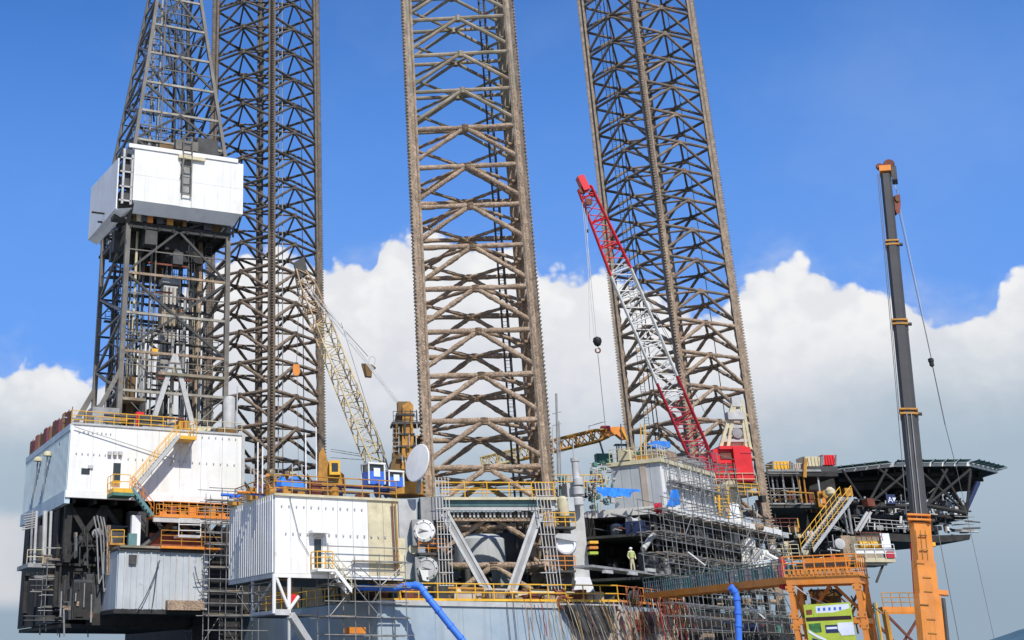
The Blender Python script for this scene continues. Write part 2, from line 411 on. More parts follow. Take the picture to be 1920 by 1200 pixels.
def scaffold(name, label, o, du, nu, dv, nv, zs, seed, group='scaffolds on the rig', m='scaffold', planks=True, tails=.5, r=.035, pitch=2.0):
    """o: corner at the foot; du, dv unit vectors; nu x nv bays of pitch metres; zs: levels"""
    q = random.Random(seed); root = thing(name, label, 'scaffold', o, group); o = Vector(o)
    P = lambda i, j, z: o + du * (i * pitch) + dv * (j * pitch) + UP * z
    for i in range(nu + 1):
        for j in range(nv + 1):
            bar(root, 'standard', P(i, j, zs[0] - q.uniform(0, tails)), P(i, j, zs[-1] + q.uniform(.2, 1.2)) + Vector((q.uniform(-.06, .06), 0, 0)), r, m)
    for z in zs:
        for j in range(nv + 1):
            e = q.uniform(0, tails); f = q.uniform(0, tails); zz = z + q.uniform(-.06, .06)
            bar(root, 'ledger', P(0, j, zz) - du * e, P(nu, j, zz + q.uniform(-.08, .08)) + du * f, r, m)
            if planks or q.random() < .5: bar(root, 'ledger', P(0, j, zz + .95) - du * f, P(nu, j, zz + .95) + du * e, r, m)
        for i in range(nu + 1):
            bar(root, 'transom', P(i, 0, z + .05) + dv * -.3, P(i, nv, z + .05) + dv * .3, r, m)
    for z0, z1 in zip(zs[:-1], zs[1:]):
        for i in range(nu):
            if q.random() < .4:
                a, b_ = (i, i + 1) if q.random() < .5 else (i + 1, i); bar(root, 'brace', P(a, nv, z0), P(b_, nv, z1), r, m)
    if planks:
        for z in zs[1:]:
            for i in range(nu):
                if q.random() < .75:
                    for k in range(3):
                        c = P(i + .5, 0, z + .11) + dv * (.3 + .3 * k) * pitch
                        boxo(root, 'plank', c, du * pitch * .49, dv * .13, UP * .025, q.choice(['plank', 'plank', 'scaffold']))
    return root
def boom(parent, p0, p1, w0, w1, wm, m, n, rc=.09, rl=.045, side=None, f0=.12, f1=.1, h=None, lname='lacing'):
    """lattice boom from p0 to p1: four chords tapering at both ends, zig-zag lacing between"""
    p0 = Vector(p0); p1 = Vector(p1); ax = (p1 - p0); Ln = ax.length; ax.normalize()
    side = Vector(side).normalized() if side is not None else ax.cross(UP).normalized(); side = (side - ax * side.dot(ax)).normalized(); up = side.cross(ax)
    h = h or wm * .85
    mf = m if callable(m) else (lambda f: m)
    def wd(f):
        if f < f0: k = f / f0; return w0 + (wm - w0) * k
        if f > 1 - f1: k = (1 - f) / f1; return w1 + (wm - w1) * k
        return wm
    def P(f, i):
        a = wd(f) / 2; b_ = a * h / wm; sx, sy = ((-1, -1), (1, -1), (1, 1), (-1, 1))[i]
        return p0 + ax * Ln * f + side * sx * a + up * sy * b_
    for i in range(4):
        for f, g in ((0, f0), (f0, .32), (.32, .62), (.62, 1 - f1), (1 - f1, 1)): bar(parent, 'chord', P(f, i), P(g, i), rc, mf((f + g) / 2))
    for k in range(n):
        f, g = k / n, (k + 1) / n; mm = mf((f + g) / 2)
        for i in range(4):
            j = (i + 1) % 4
            a, b_ = (P(f, i), P(g, j)) if k % 2 else (P(f, j), P(g, i)); bar(parent, lname, a, b_, rl, mm)
        if k % 3 == 0:
            for i in range(4): bar(parent, lname, P(f, i), P(f, (i + 1) % 4), rl * 1.3, mm)

# ------------------------------------------------------------------ setting
def plane(name, x0, x1, y0, y1, z, m):
    o = MB().add([(x0, y0, z), (x1, y0, z), (x1, y1, z), (x0, y1, z)], [(0, 1, 2, 3)]).build(name, m); o['kind'] = 'structure'; return o
sea = mat('sea_water', (.03, .07, .09), .12, var=.1, scale=.05, bump=.4, bscale=.35)
plane('sea', -9000, 12000, -200, 15000, -2.6, 'sea_water')
q_ = MB().box((40, 18, -2.2), Vector((150, 0, 0)), Vector((0, 62, 0)), Vector((0, 0, 2.2))).box((-130, 160, -2.2), Vector((75, 0, 0)), Vector((0, 79.9, 0)), Vector((0, 0, 2.2))).build('quay_and_bounce', 'concrete'); q_['kind'] = 'structure'  # quay widened, unseen left slab added, to bounce light onto shaded walls
def hill():
    b = MB(); n = 90; m = 14
    cx, cy = 2900, 4000
    for j in range(m):
        for i in range(n):
            x = 2290 + (i / (n - 1)) * 3200; y = cy + j * 120 - 200
            f = i / (n - 1); e = math.sin(min(1, max(0, f / .9)) * math.pi) ** .8
            hgt = e * 250 * math.sin(math.pi * j / (m - 1)) * (1 + .22 * noise.noise(Vector((x * .002, y * .002, 0)))) + 25 * noise.noise(Vector((x * .01, y * .01, 3))) * e
            b.v.append(Vector((x, y, -4 + max(0, hgt))))
    for j in range(m - 1):
        for i in range(n - 1):
            a = j * n + i; b.f.append((a, a + 1, a + n + 1, a + n))
    o = b.build('hills', 'hill', None, True); o['kind'] = 'structure'
hill()

# ------------------------------------------------------------------ legs
BAY, LW = 3.6796, 9.14
def rack_mesh(name, z0, z1, m, lump=0.):
    """local: chord axis along z at origin, rack pointing +x"""
    b = MB(); X, Y, Z = Vector((1, 0, 0)), Vector((0, 1, 0)), UP
    b.box((.43, 0, (z0 + z1) / 2), X * .17, Y * .11, Z * (z1 - z0) / 2)
    p = .335; n = int((z1 - z0) / p)
    for i in range(n):
        z = z0 + i * p
        b.prism([(.60, -.10, z + .03), (.60, -.10, z + .25), (.76, -.10, z + .18), (.76, -.10, z + .10)], Y * .2)
    return b.mesh(name, m)
def build_leg(name, label, c, ang, h, k0, k1, clean, grow_z, rk, seed, rt=.19):
    root = thing(name, label, 'rig leg', (c.x, c.y, -2.6), None)
    hh = h + CZ; q = random.Random(seed)
    zt = hh - k0 * BAY + 1.5; zb = -2.4
    GROW = 'growth' if seed != 2 else 'growth_dark'
    cor = []
    for k in range(4):
        an = ang + math.pi / 4 + k * math.pi / 2; cor.append((Vector((c.x, c.y, 0)) + Vector((math.cos(an), math.sin(an), 0)) * LW / math.sqrt(2), an))
    def zz(k): return hh - k * BAY
    def mt(z):
        g = grow_z + q.uniform(-2, 2)
        return (GROW, 'g') if z < g else (clean, 'o')
    rme = rack_mesh('rack', 0, zt - zb, rk)
    for p, an in cor:
        # chord: tube in sections, with a flat web beside it, and the toothed rack
        z = zb
        while z < zt:
            z2 = min(zt, z + BAY * 2); g = z < grow_z
            bar(root, 'chord', p + UP * z, p + UP * z2, .33 if g else .3, GROW if g else clean, 'g' if g else 'o', q.randrange(4)); z = z2
        d = Vector((math.cos(an), math.sin(an), 0)); pr = Vector((-d.y, d.x, 0))
        bar(root, 'chord_web', p + d * -.02 + UP * zb, p + d * -.02 + UP * zt, .12, rk, 'x', r2=.44, roll=pr)
        o = bpy.data.objects.new('rack', rme); put(o, root, Matrix.Translation(p + UP * zb) @ Matrix.Rotation(an, 4, 'Z'))
    for k in range(k0, k1 + 1):
        z = zz(k)
        mids = []
        for i in range(4):
            a, b_ = cor[i][0] + UP * z, cor[(i + 1) % 4][0] + UP * z; m, pf = mt(z)
            rr = rt * (1.18 if pf == 'g' else 1)
            bar(root, 'horizontal_brace', a, b_, rr, m, pf, q.randrange(4)); mid = (a + b_) / 2; mids.append(mid)
            z2 = z - BAY + .62
            if z2 > zb:
                for e in (cor[i][0], cor[(i + 1) % 4][0]):
                    bar(root, 'diagonal_brace', mid, Vector((e.x, e.y, z2)), rr * .93, m, pf, q.randrange(4))
            bar(root, 'gusset', mid + UP * -.32, mid + UP * .22, rr * 1.5, m, pf, q.randrange(4))
        for i in range(4):
            m, pf = mt(z); bar(root, 'internal_brace', mids[i] + UP * -.02, mids[(i + 1) % 4] + UP * -.02, rt * .72 * (1.15 if pf == 'g' else 1), m, pf, q.randrange(4))
    return root, cor, zt, zb
legC, corC, ztC, _ = build_leg('jackup_leg', 'pale brown crusted square lattice leg at the hull side nearest the camera', CL, -.1109, 55.02 - .0, -2, 15, 'leg_clean', 47, 'rack', 1)
legL, corL, ztL, _ = build_leg('jackup_leg', 'dark grey and rust lattice leg standing behind the drilling derrick', LL, .9131, 80.11, -2, 22, 'leg_dark', 46, 'rack_dark', 2, .17)
legR, corR, ztR, _ = build_leg('jackup_leg', 'rusty lattice leg beside the red crane, seen corner on', RL, .4243, 76.18, -2, 21, 'leg_mid', 42, 'rack', 3, .18)
for o in (legC, legL, legR): o['group'] = 'legs of the jack-up rig'
# pipes and ladders that run up inside the legs
def leg_riser(root, c, offs, zb, zt, m='dark_steel', r=.09):
    for dx, dy in offs: bar(root, 'riser_pipe', Vector((c.x + dx, c.y + dy, zb)), Vector((c.x + dx, c.y + dy, zt)), r, m)
leg_riser(legC, CL, [(2.55, 1.0), (3.1, 1.0)], 5, ztC)
ladder(legC, (CL.x + 3.2, CL.y + 3.4, 6), (CL.x + 3.2, CL.y + 3.4, ztC), (1, 0, 0), 'dark_steel', cage=True)
ladder(legL, (LL.x + .9, LL.y - 5.2, 6), (LL.x + .9, LL.y - 5.2, ztL), (1, 0, 0), 'steel_grey', cage=True)
leg_riser(legL, LL, [(1.6, -4.6), (2.1, -4.6)], 5, ztL, 'steel_grey', .07)
leg_riser(legL, LL, [(4.6, 1.0)], 5, ztL, 'dark_steel', .06)
ladder(legR, (RL.x - 4.6, RL.y + .6, 6), (RL.x - 4.6, RL.y + .6, ztR), (1, 0, 0), 'dark_steel', cage=True)
leg_riser(legR, RL, [(-4.0, 0), (-3.5, 0.2)], 5, ztR, 'dark_steel', .06)
leg_riser(legR, RL, [(4.4, .8)], 5, ztR, 'dark_steel', .05)

# ------------------------------------------------------------------ placing by measured points of the photograph
def stz(p): d = p - O0; return d.dot(A), d.dot(NN), p.z
def frame(pl):
    if 't' in pl: return A, -NN
    if 'q' in pl: return B, -NB
    if 's' in pl: return -NN, A
    return Vector((1, 0, 0)), Vector((0, 1, 0))
def fext(pl, u0, v0, u1, v1):
    bl, br, tl = at(u0, v1, **pl), at(u1, v1, **pl), at((u0 + u1) / 2, v0, **pl)
    z0 = (bl.z + br.z) / 2; bl = Vector((bl.x, bl.y, z0)); br = Vector((br.x, br.y, z0)); return bl, br, z0, tl.z
def fbox(parent, name, pl, u0, v0, u1, v1, dep, m):
    bl, br, z0, z1 = fext(pl, u0, v0, u1, v1); _, dd = frame(pl)
    return boxo(parent, name, (bl + br) / 2 + dd * dep / 2 + UP * (z1 - z0) / 2, (br - bl) / 2, dd * dep / 2, UP * (z1 - z0) / 2, m)
def fbar(parent, name, pl, u0, v0, u1, v1, r, m, prof='o', **k): return bar(parent, name, at(u0, v0, **pl), at(u1, v1, **pl), r, m, prof, **k)
def fpoly(parent, name, pl, pts, dep, m):
    _, dd = frame(pl); return MB().prism([at(u, v, **pl) for u, v in pts], dd * dep).build(name, m, parent)
def ftube(parent, name, pl, pts, r, m, n=8):
    P = [at(u, v, **(pl if not callable(pl) else pl(i))) for i, (u, v) in enumerate(pts)]
    return MB().tube(P, r, n).build(name, m, parent, True)
def frail(parent, pl, u0, v0, u1, v1, m='yellow', **k): return rail(parent, [at(u0, v0, **pl), at(u1, v1, **pl)], m, **k)
def panels(parent, s0, s1, z0, z1, t, n, m, out=1, gap=.02, th=.05, fr='t', name='wall_panel', rib=0, ribm=None):
    """a wall of n upright panels with open joints; fr 't': wall in a t-plane, 's': wall in an s-plane, 'q': bow-side plane"""
    f = {'t': lambda a, o, z: w(a, t + o, z), 's': lambda a, o, z: w(t - o, a, z), 'q': lambda a, o, z: qw(a, t + o, z), 'k': lambda a, o, z: qw(t - o, a, z)}[fr]
    dirv = (f(1, 0, 0) - f(0, 0, 0)); ov = (f(0, 1, 0) - f(0, 0, 0)); d = (s1 - s0) / n
    for i in range(n):
        a = s0 + d * i + gap; b_ = s0 + d * (i + 1) - gap
        boxo(parent, name, f((a + b_) / 2, th / 2, (z0 + z1) / 2), dirv * (b_ - a) / 2, ov * th / 2, UP * (z1 - z0) / 2, m)
        if rib:
            for j in range(rib):
                c = a + (b_ - a) * (j + .5) / rib
                boxo(parent, 'stiffener', f(c, th + .04, (z0 + z1) / 2), dirv * .05, ov * .045, UP * (z1 - z0) / 2 * .985, ribm or m)
def lugs(parent, rows, t, m='light_grey'):
    b = MB()
    for s0, s1, z, n in rows:
        for i in range(n):
            s_ = s0 + (s1 - s0) * (i + .5) / n; b.abox(s_ - .05, s_ + .05, t, t + .11, z - .05, z + .06)
    return b.build('pad_eyes', m, parent, kind='stuff')

# ------------------------------------------------------------------ hull
HT = 31.2
hull = thing('rig_hull', 'pale blue steel hull of the rig with rust stained side and main deck', 'rig hull', w(0, 10, -2.6))
K1 = at(1160, 1130, t=HT); s1_, t1_, _ = stz(K1)
dsk = (B.dot(A), B.dot(NN)); kk = (40 - s1_) / dsk[0]; tb_ = t1_ + kk * dsk[1]
poly = [(-27, -31), (-27, HT), (s1_, HT), (40, tb_), (40, -tb_), (s1_, -31)]
MB().prism([w(a, b_, -2.4) for a, b_ in poly], UP * 8.3).build('hull_body', 'hull_blue', hull)
MB().prism([w(a * .99, b_ * .99, 5.91) for a, b_ in poly], UP * .09).build('main_deck', 'green_paint', hull)
# shell plates on the near side, rub rail, welded seams
n_ = 9; d_ = (s1_ + 27) / n_
for i in range(n_):
    for z0, z1 in ((-2.4, 1.7), (1.75, 5.6)): hbox(hull, 'shell_plate', -27 + d_ * i + .015, -27 + d_ * (i + 1) - .015, HT + .003, HT + .03, z0, z1, 'hull_blue' if i < 7 else 'hull_pink')
for i in range(10):
    a = kk / 10 * i; p0 = K1 + B * (a + .02); p1 = K1 + B * (a + kk / 10 - .02)
    for z0, z1 in ((-2.4, 1.7), (1.75, 5.6)):
        boxo(hull, 'shell_plate', (p0 + p1) / 2 * Vector((1, 1, 0)) if False else Vector(((p0.x + p1.x) / 2, (p0.y + p1.y) / 2, (z0 + z1) / 2)) + NB * .02, (p1 - p0) / 2, NB * .018, UP * (z1 - z0) / 2, 'hull_pink')
hbox(hull, 'deck_edge', -27.05, s1_ + .1, HT, HT + .16, 5.62, 5.95, 'light_grey')
for z0, z1 in ((-2.4, 1.7), (1.75, 5.6)):
    for i in range(12): hbox(hull, 'shell_plate', -27.03, -27.003, -31 + 62.2 / 12 * i + .02, -31 + 62.2 / 12 * (i + 1) - .02, z0, z1, 'hull_blue')
# dark tapered block standing in for the shadow under the deck-edge overhang
T = dict(t=HT + .6)
for u0, u1, vv, w2 in ((1062, 1160, 1187, 40),):
    fpoly(hull, 'overhang_shadow', dict(t=HT + .9), [(u0, 1134), (u1, 1136), (u1 - 14, vv), (u0 + 38, vv - 1)], .85, 'dark_steel')
rail(hull, [at(712, 1126, t=HT - .1), K1 + UP * .05], 'yellow', 1.15, 1.5, 2, .045, True)
rail(hull, [K1 + UP * .05, K1 + B * 12 + UP * .05], 'orange', 1.15, 1.5, 2, .04, True)
rail(hull, [w(-27, 31, 6), w(-27, 8, 6)], 'yellow', 1.1, 1.8)

# ------------------------------------------------------------------ drill floor house on the cantilever
H = thing('drill_floor_house', 'large white panelled drill floor house under the derrick with a yellow outside stair', 'house', w(-36, -2, 14.7))
S0, S1, TF, TB, Z0, Z1 = -44.1, -28.6, 8, -12, 15.3, 20.75
hbox(H, 'wall_core', S0 + .05, S1 - .05, TB, TF - .02, Z0, Z1, 'white_wall')
panels(H, S0, S1, Z0, Z1, TF, 8, 'white_wall', gap=.012)
panels(H, TB, TF, Z0, Z1 - .55, S0 + .02, 14, 'shaded_wall', fr='s', rib=3)
hbox(H, 'top_band', S0 - .12, S0, TB, TF, Z1 - .55, Z1, 'shaded_wall')
hbox(H, 'roof_edge', S0 - .05, S1 + .1, TF + .05, TF + .16, Z1 - .06, Z1 + .1, 'light_grey')
hbox(H, 'corner_post', S0 - .06, S0 + .14, TF + .0, TF + .12, Z0, Z1, 'white')
hbox(H, 'corner_post', S1 - .14, S1 + .12, TF + .05, TF + .2, Z0 - .4, Z1, 'light_grey')
hbox(H, 'floor_beam', S0 - .15, S1 + .1, TF - .3, TF + .15, Z0 - .62, Z0 - .02, 'white')
hbox(H, 'floor_beam', S0 - .2, S0 + .25, TB, TF, Z0 - 1.1, Z0 - .03, 'shaded_wall')
hbox(H, 'floor_slab', S0, S1, TB, TF - .35, Z0 - .5, Z0 - .05, 'under_shade')
for i in range(9): hbox(H, 'floor_joist', S0 + .6 + i * 1.8, S0 + .85 + i * 1.8, TB, TF - .4, Z0 - 1.0, Z0 - .5, 'under_shade')
lugs(H, [(S0 + .5, -40.5, 20.1, 8), (-40, S1 - .5, 18.1, 17), (S0 + .3, -40.8, 18.3, 6), (-34, S1 - .4, 20.35, 8)], TF + .05)
for u in (71, 89):                                                 # vent cowls on the shaded end wall
    p = at(u, 866 if u < 80 else 856, s=S0 - .4); MB().lathe(p, UP, [(.1, 0), (.42, .05), (.4, .3), (.2, .45), (.02, .5)], 14).build('vent_cowl', 'beige', H, True)
    bar(H, 'vent_pipe', p, p - UP * 3.2 + NN * -.9, .07, 'steel_grey')
PH = dict(t=TF + .055)
fbox(H, 'window', PH, 152, 878, 168, 890, .03, 'window'); fbox(H, 'window_guard', dict(t=TF + .2), 166, 872, 175, 878, .12, 'light_grey')
d_ = fbox(H, 'door', dict(t=TF + .1), 211, 868, 225, 906, .06, 'window'); fbox(d_, 'door_step', dict(t=TF + .35), 210, 903, 226, 906, .25, 'yellow')
for k in range(3): fbox(H, 'fixture', dict(t=TF + .35), 203 + k * 10, 846, 210 + k * 10, 853, .28, 'light_grey')
fbar(H, 'pipe', dict(t=TF + .3), 140, 800, 330, 862, .04, 'light_grey')
# landing, stair up, stair down
lz = Z0 + .05
sa = stz(at(207, 912, t=TF + 1.2))[0]; sb = stz(at(247, 912, t=TF + 1.2))[0]
hbox(H, 'landing', sa, sb, TF + .05, TF + 2.2, lz - .35, lz, 'yellow'); hbox(H, 'landing_beam', sa, sb, TF + .05, TF + 2.2, lz - .6, lz - .36, 'green_paint')
rail(H, [w(sa, TF + .2, lz), w(sa, TF + 2.15, lz), w(sb - .4, TF + 2.15, lz)], 'yellow', 1.1, 1.0)
su = stz(at(332, 812, t=TF + 1.2))[0]; zu = 20.0
stairs(H, w(sb, TF + 1.1, lz), w(su, TF + 1.1, zu), NN * .95, 'light_grey', 'yellow', .25, 'upper_stair', 1.05, .2)
hbox(H, 'landing', su, su + 1.5, TF + .1, TF + 2.1, zu - .3, zu, 'yellow')
rail(H, [w(su, TF + 2.05, zu), w(su + 1.5, TF + 2.05, zu), w(su + 1.5, TF + .2, zu)], 'yellow', 1.2, .8)
for ds in (.3, 1.3): bar(H, 'strut', w(su + ds, TF + 1.9, zu - .3), w(su + ds - .5, TF + .1, zu - 2.3), .07, 'light_grey')
wz = 13.25; sw0 = stz(at(288, 960, t=TF + 2.5))[0]; sw1 = stz(at(432, 966, t=TF + 2.5))[0]
stairs(H, w(sw0 + .1, TF + 1.3, wz), w(sb - .2, TF + 1.3, lz), NN * .9, 'teal', 'orange', .25, 'lower_stair', 1.05, .18)
hbox(H, 'walkway', sw0, sw1, TF + .3, TF + 2.6, wz - .12, wz, 'orange'); hbox(H, 'walkway_beam', sw0, sw1, TF + 2.3, TF + 2.55, wz - .5, wz - .13, 'light_grey')
rail(H, [w(sw0 + .8, TF + 2.55, wz), w(sw1, TF + 2.55, wz)], 'orange', 1.15, .75, 3, .04, True)
rail(H, [w(sw0 + .8, TF + .5, wz), w(sw1, TF + .5, wz)], 'ochre', 1.15, .9, 3, .035)
for i in range(7):
    s_ = sw0 + 1.2 + i * (sw1 - sw0 - 1.5) / 6; bar(H, 'hanger', w(s_, TF - .2, Z0 - .6), w(s_, TF + .4, wz), .05, 'ochre')
    hbox(H, 'rack_box', s_ - .3, s_ + .3, TF + .7, TF + 1.2, wz + .02, wz + .5 + .4 * (i % 2), ('orange', 'rust_red', 'ochre')[i % 3])
# rails and gear on the roof of the house
rail(H, [w(S0, TF - .1, Z1), w(-40.4, TF - .1, Z1), w(-34.9, TF - .1, Z1)], 'yellow', 1.15, 1.1, 3)
rail(H, [w(su + 1.6, TF - .3, Z1), w(S1, TF - .3, Z1)], 'beige', 1.1, 1.4)
b_ = H
for i in range(14):
    t_ = TF - .4 - i * 1.35; hbox(b_, 'wind_fence_board', S0 + .02, S0 + .1, t_ - 1.15, t_, Z1 + .12, Z1 + 1.25 + .15 * (i % 3), ('rust_red', 'rust_red', 'ochre', 'pink_red')[i % 4])
    bar(b_, 'post', w(S0 + .06, t_ + .08, Z1), w(S0 + .06, t_ + .08, Z1 + 1.5), .04, 'rust_red')
G = thing('drill_floor_gear', 'jumble of rusty winches, boxes and pipes round the derrick feet on the white house', 'machinery', w(-35, 3, Z1))
clutter(G, -43, -29.5, 2, 7.2, Z1, Z1 + 1.3, 46, 5, ['rust_red', 'ochre', 'derrick_grey', 'dark_steel', 'brown_paint', 'beige', 'steel_grey'])
hbox(G, 'draw_works_house', -42, -39.6, 3, 6.4, Z1, Z1 + 1.9, 'steel_grey'); hbox(G, 'dog_house', -38.4, -36.4, -1, 3, Z1, Z1 + 3.4, 'dark_steel')
hbox(G, 'floor_plate', -37.8, -34.8, TF - 1.8, TF - .2, Z1 + .02, Z1 + .3, 'light_grey')
hbox(G, 'red_cabinet', -38.2, -37.5, 6, 7, Z1, Z1 + 1.6, 'red')
tag(disc(None, 'storage_tank', w(-29.3, 6.2, Z1), UP, [(.5, 0), (.58, .05), (.58, 3.4), (.45, 3.7), (.1, 3.8)], 'light_grey'), 'tall pale grey vertical tank at the right foot of the derrick', 'tank')
bar(G, 'vent_pipe', w(-28.9, 7.2, Z1 - 6), w(-28.9, 7.2, Z1 + 4.5), .06, 'light_grey')

# ------------------------------------------------------------------ derrick
D = thing('drilling_derrick', 'tall grey lattice drilling derrick tapering out of the top of the picture', 'derrick', w(-34.3, 0, Z1))
DS, DT, DH = -34.3, 0.0, 5.0
def dleg(z, sx, sy):
    if z < 46: h = DH
    else: h = DH - (z - 46) * (DH - 2.85) / (63.5 - 46)
    return w(DS + sx * h * 1.0, DT + sy * h, z)
ZL = [Z1, 24.6, 28.2, 31.8, 35.6, 40.2, 42.4, 46.0, 49.4, 52.8, 56.2, 59.8, 63.4, 67, 70.5]
quads = [(-1, 1), (1, 1), (1, -1), (-1, -1)]
for i in range(4):
    sx, sy = quads[i]
    for z0, z1 in zip(ZL[:-1], ZL[1:]):
        bar(D, 'derrick_leg', dleg(z0, sx, sy), dleg(z1, sx, sy), .22 if z0 < 46 else .17, 'derrick_grey', 'x', roll=NN)
q9 = random.Random(99)
for lv, (z0, z1) in enumerate(zip(ZL[:-1], ZL[1:])):
    for i in range(4):
        a, b_ = quads[i], quads[(i + 1) % 4]
        pa0, pb0, pa1, pb1 = dleg(z0, *a), dleg(z0, *b_), dleg(z1, *a), dleg(z1, *b_)
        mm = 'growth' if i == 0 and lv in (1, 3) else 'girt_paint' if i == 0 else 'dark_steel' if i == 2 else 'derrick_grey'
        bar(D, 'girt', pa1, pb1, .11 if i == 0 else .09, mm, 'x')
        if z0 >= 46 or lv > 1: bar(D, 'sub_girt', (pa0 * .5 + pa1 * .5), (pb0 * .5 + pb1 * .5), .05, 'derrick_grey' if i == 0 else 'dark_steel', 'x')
        mid = (pa1 + pb1) / 2
        if i == 0 and 1 <= lv <= 4 and False: continue
        if lv < 2 and i == 0:
            if lv == 0: bar(D, 'v_brace', (dleg(ZL[2], *a) + dleg(ZL[2], *b_)) / 2, pa0 * .72 + pb0 * .28, .22, 'light_grey', 'x'); bar(D, 'v_brace', (dleg(ZL[2], *a) + dleg(ZL[2], *b_)) / 2, pb0 * .72 + pa0 * .28, .22, 'light_grey', 'x')
            bar(D, 'cross_brace', pa1, (pa0 + pb0) / 2 if lv else pa0 * .6 + pb0 * .4, .06, 'derrick_grey'); bar(D, 'cross_brace', pb1, (pa0 + pb0) / 2 if lv else pb0 * .6 + pa0 * .4, .06, 'derrick_grey')
        elif i in (0, 2):
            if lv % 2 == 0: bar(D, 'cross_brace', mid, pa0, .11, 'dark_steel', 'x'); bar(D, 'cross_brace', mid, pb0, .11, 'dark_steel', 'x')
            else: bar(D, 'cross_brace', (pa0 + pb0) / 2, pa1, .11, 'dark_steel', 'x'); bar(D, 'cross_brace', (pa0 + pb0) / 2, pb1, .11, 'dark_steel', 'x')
        else:
            if lv % 2: pa0, pb0, pa1, pb1 = pb0, pa0, pb1, pa1
            bar(D, 'cross_brace', pa0, pb1, .12, 'derrick_grey', 'x'); bar(D, 'sub_brace', (pa0 + pb1) / 2, pa1 if lv % 2 else pb0, .07, 'dark_steel', 'x')
for i in range(14):
    z_ = 47.5 + i * 1.6; h_ = 3.6 - i * .13; t_ = q9.uniform(-1, 1) * h_; bar(D, 'upper_service_line', w(DS + q9.uniform(-1, 1) * h_, t_, z_), w(DS + q9.uniform(-.8, .8) * h_ * .8, t_ * .8, z_ + q9.uniform(3, 9)), q9.choice([.03, .06, .1]), q9.choice(['dark_steel', 'leg_dark', 'derrick_grey', 'beige']))
    bar(D, 'upper_service_beam', w(DS - h_, -h_ * .9 + .2, z_), w(DS + q9.uniform(-.5, 1) * h_, -h_ * .9 + .2, z_ + .1), .06, 'dark_steel', 'x')
# raking foot legs behind, ladders, guide rails, stand pipes
bar(D, 'raker', dleg(26.5, -1, -1), w(-42.2, -5.6, Z1), .24, 'derrick_grey', 'x'); bar(D, 'raker', dleg(26.5, -1, 1), w(-42.0, 4.6, Z1), .2, 'derrick_grey', 'x')
for t_, m_ in ((1.4, 'steel_grey'), (-1.4, 'steel_grey')):
    bar(D, 'guide_rail', w(DS - 1.6, t_, Z1), w(DS - 1.6, t_, 70), .1, m_, 'x')
for ds, dt, m_, r_ in ((-3.6, 3.2, 'beige', .13), (-3.2, 3.2, 'dark_steel', .11), (2.6, 2.6, 'dark_steel', .2), (3.1, 2.2, 'growth', .26), (-2.0, 4.4, 'derrick_grey', .08), (.9, 4.2, 'dark_steel', .08), (-4.4, -2, 'dark_steel', .12), (1.7, -3, 'dark_steel', .2)):
    bar(D, 'stand_pipe', w(DS + ds, dt, Z1), w(DS + ds * (.5 if m_ == 'dark_steel' else 1), dt * (.5 if m_ == 'dark_steel' else 1), 66) if abs(ds) < 3 else w(DS + ds, dt, 46), r_, m_)
for ds, dt in ((-3.9, -4.2), (3.9, 4.1), (-4.3, 1.0)):
    ladder(D, w(DS + ds, dt, Z1), w(DS + ds * .85, dt * .85, 47), A, 'dark_steel', .6, cage=True)
ladder(D, w(DS - 3.1, 2.2, 47), w(DS - 2.1, 1.5, 66), A, 'steel_grey', .6, cage=True); ladder(D, w(DS - 4, -2.4, 47), w(DS - 2, -1.5, 66), NN, 'steel_grey', .9, cage=True)
q_ = random.Random(4)
for i in range(16):
    s_ = DS + q_.uniform(-1.5, 1.4); t_ = q_.uniform(-1, 2.5); bar(D, 'drilling_line', w(s_, t_, Z1 + q_.uniform(0, 14)), w(DS + (s_ - DS) * .8, t_ * .6, 69), .022, 'cable')
for i in range(60):
    s_ = DS + q_.uniform(-4.7, 4.7); t_ = q_.uniform(-4.6, 4.3); z_ = q_.uniform(Z1, 34); bar(D, 'service_line', w(s_, t_, Z1), w(s_, t_, z_ + 5), q_.choice([.03, .05, .08, .14]), q_.choice(['dark_steel', 'dark_steel', 'leg_dark', 'steel_grey', 'beige']))
for i in range(50):
    z_ = q_.uniform(Z1 + 1, 39); t_ = q_.choice([-4.8, -2, 3.9]); a = q_.uniform(-4.5, 1); bar(D, 'service_beam', w(DS + a, t_, z_), w(DS + a + q_.uniform(1.5, 4), t_, z_), q_.choice([.05, .08, .12]), q_.choice(['dark_steel', 'leg_dark', 'rust_red']), 'x')
for z, tt in ((29.5, 3.8), (37.6, -3.5), (50, 3.2), (33.2, -4.2)):
    hbox(D, 'gallery', DS - 4.6, DS + 4.6, tt - .5, tt + .1, z, z + .12, 'dark_steel'); rail(D, [w(DS - 4.6, tt + .1, z), w(DS + 4.6, tt + .1, z)], 'derrick_grey', 1.0, 1.3)
# windwall and monkey board
WT = 7.0
WW = thing('monkey_board_windwall', 'white box of windwall boards round the middle of the derrick', 'windwall', w(DS, 0, 40))
ws0, wsm0, wsm1, ws1 = (stz(at(u, 340, t=WT))[0] for u in (250, 338, 360, 456))
zb, zt_ = 42.05, 47.3
for a, b_ in ((ws0, wsm0 - .0), (wsm1, ws1)):
    for i in range(4): hbox(WW, 'windwall_panel', a + (b_ - a) * i / 4 + .004, a + (b_ - a) * (i + 1) / 4 - .004, WT - .12, WT, zb, zt_, 'white')
    hbox(WW, 'batten', a + .05, b_ - .05, WT + .002, WT + .015, zb + 2.6, zb + 2.68, 'white')
hbox(WW, 'windwall_panel', wsm0 + .02, wsm1 - .02, WT - .16, WT - .06, zb, 43.4, 'white')
hbox(WW, 'window_slot', wsm0 + .02, wsm1 - .02, WT - .5, WT - .3, 43.4, zt_ + .4, 'steel_grey')
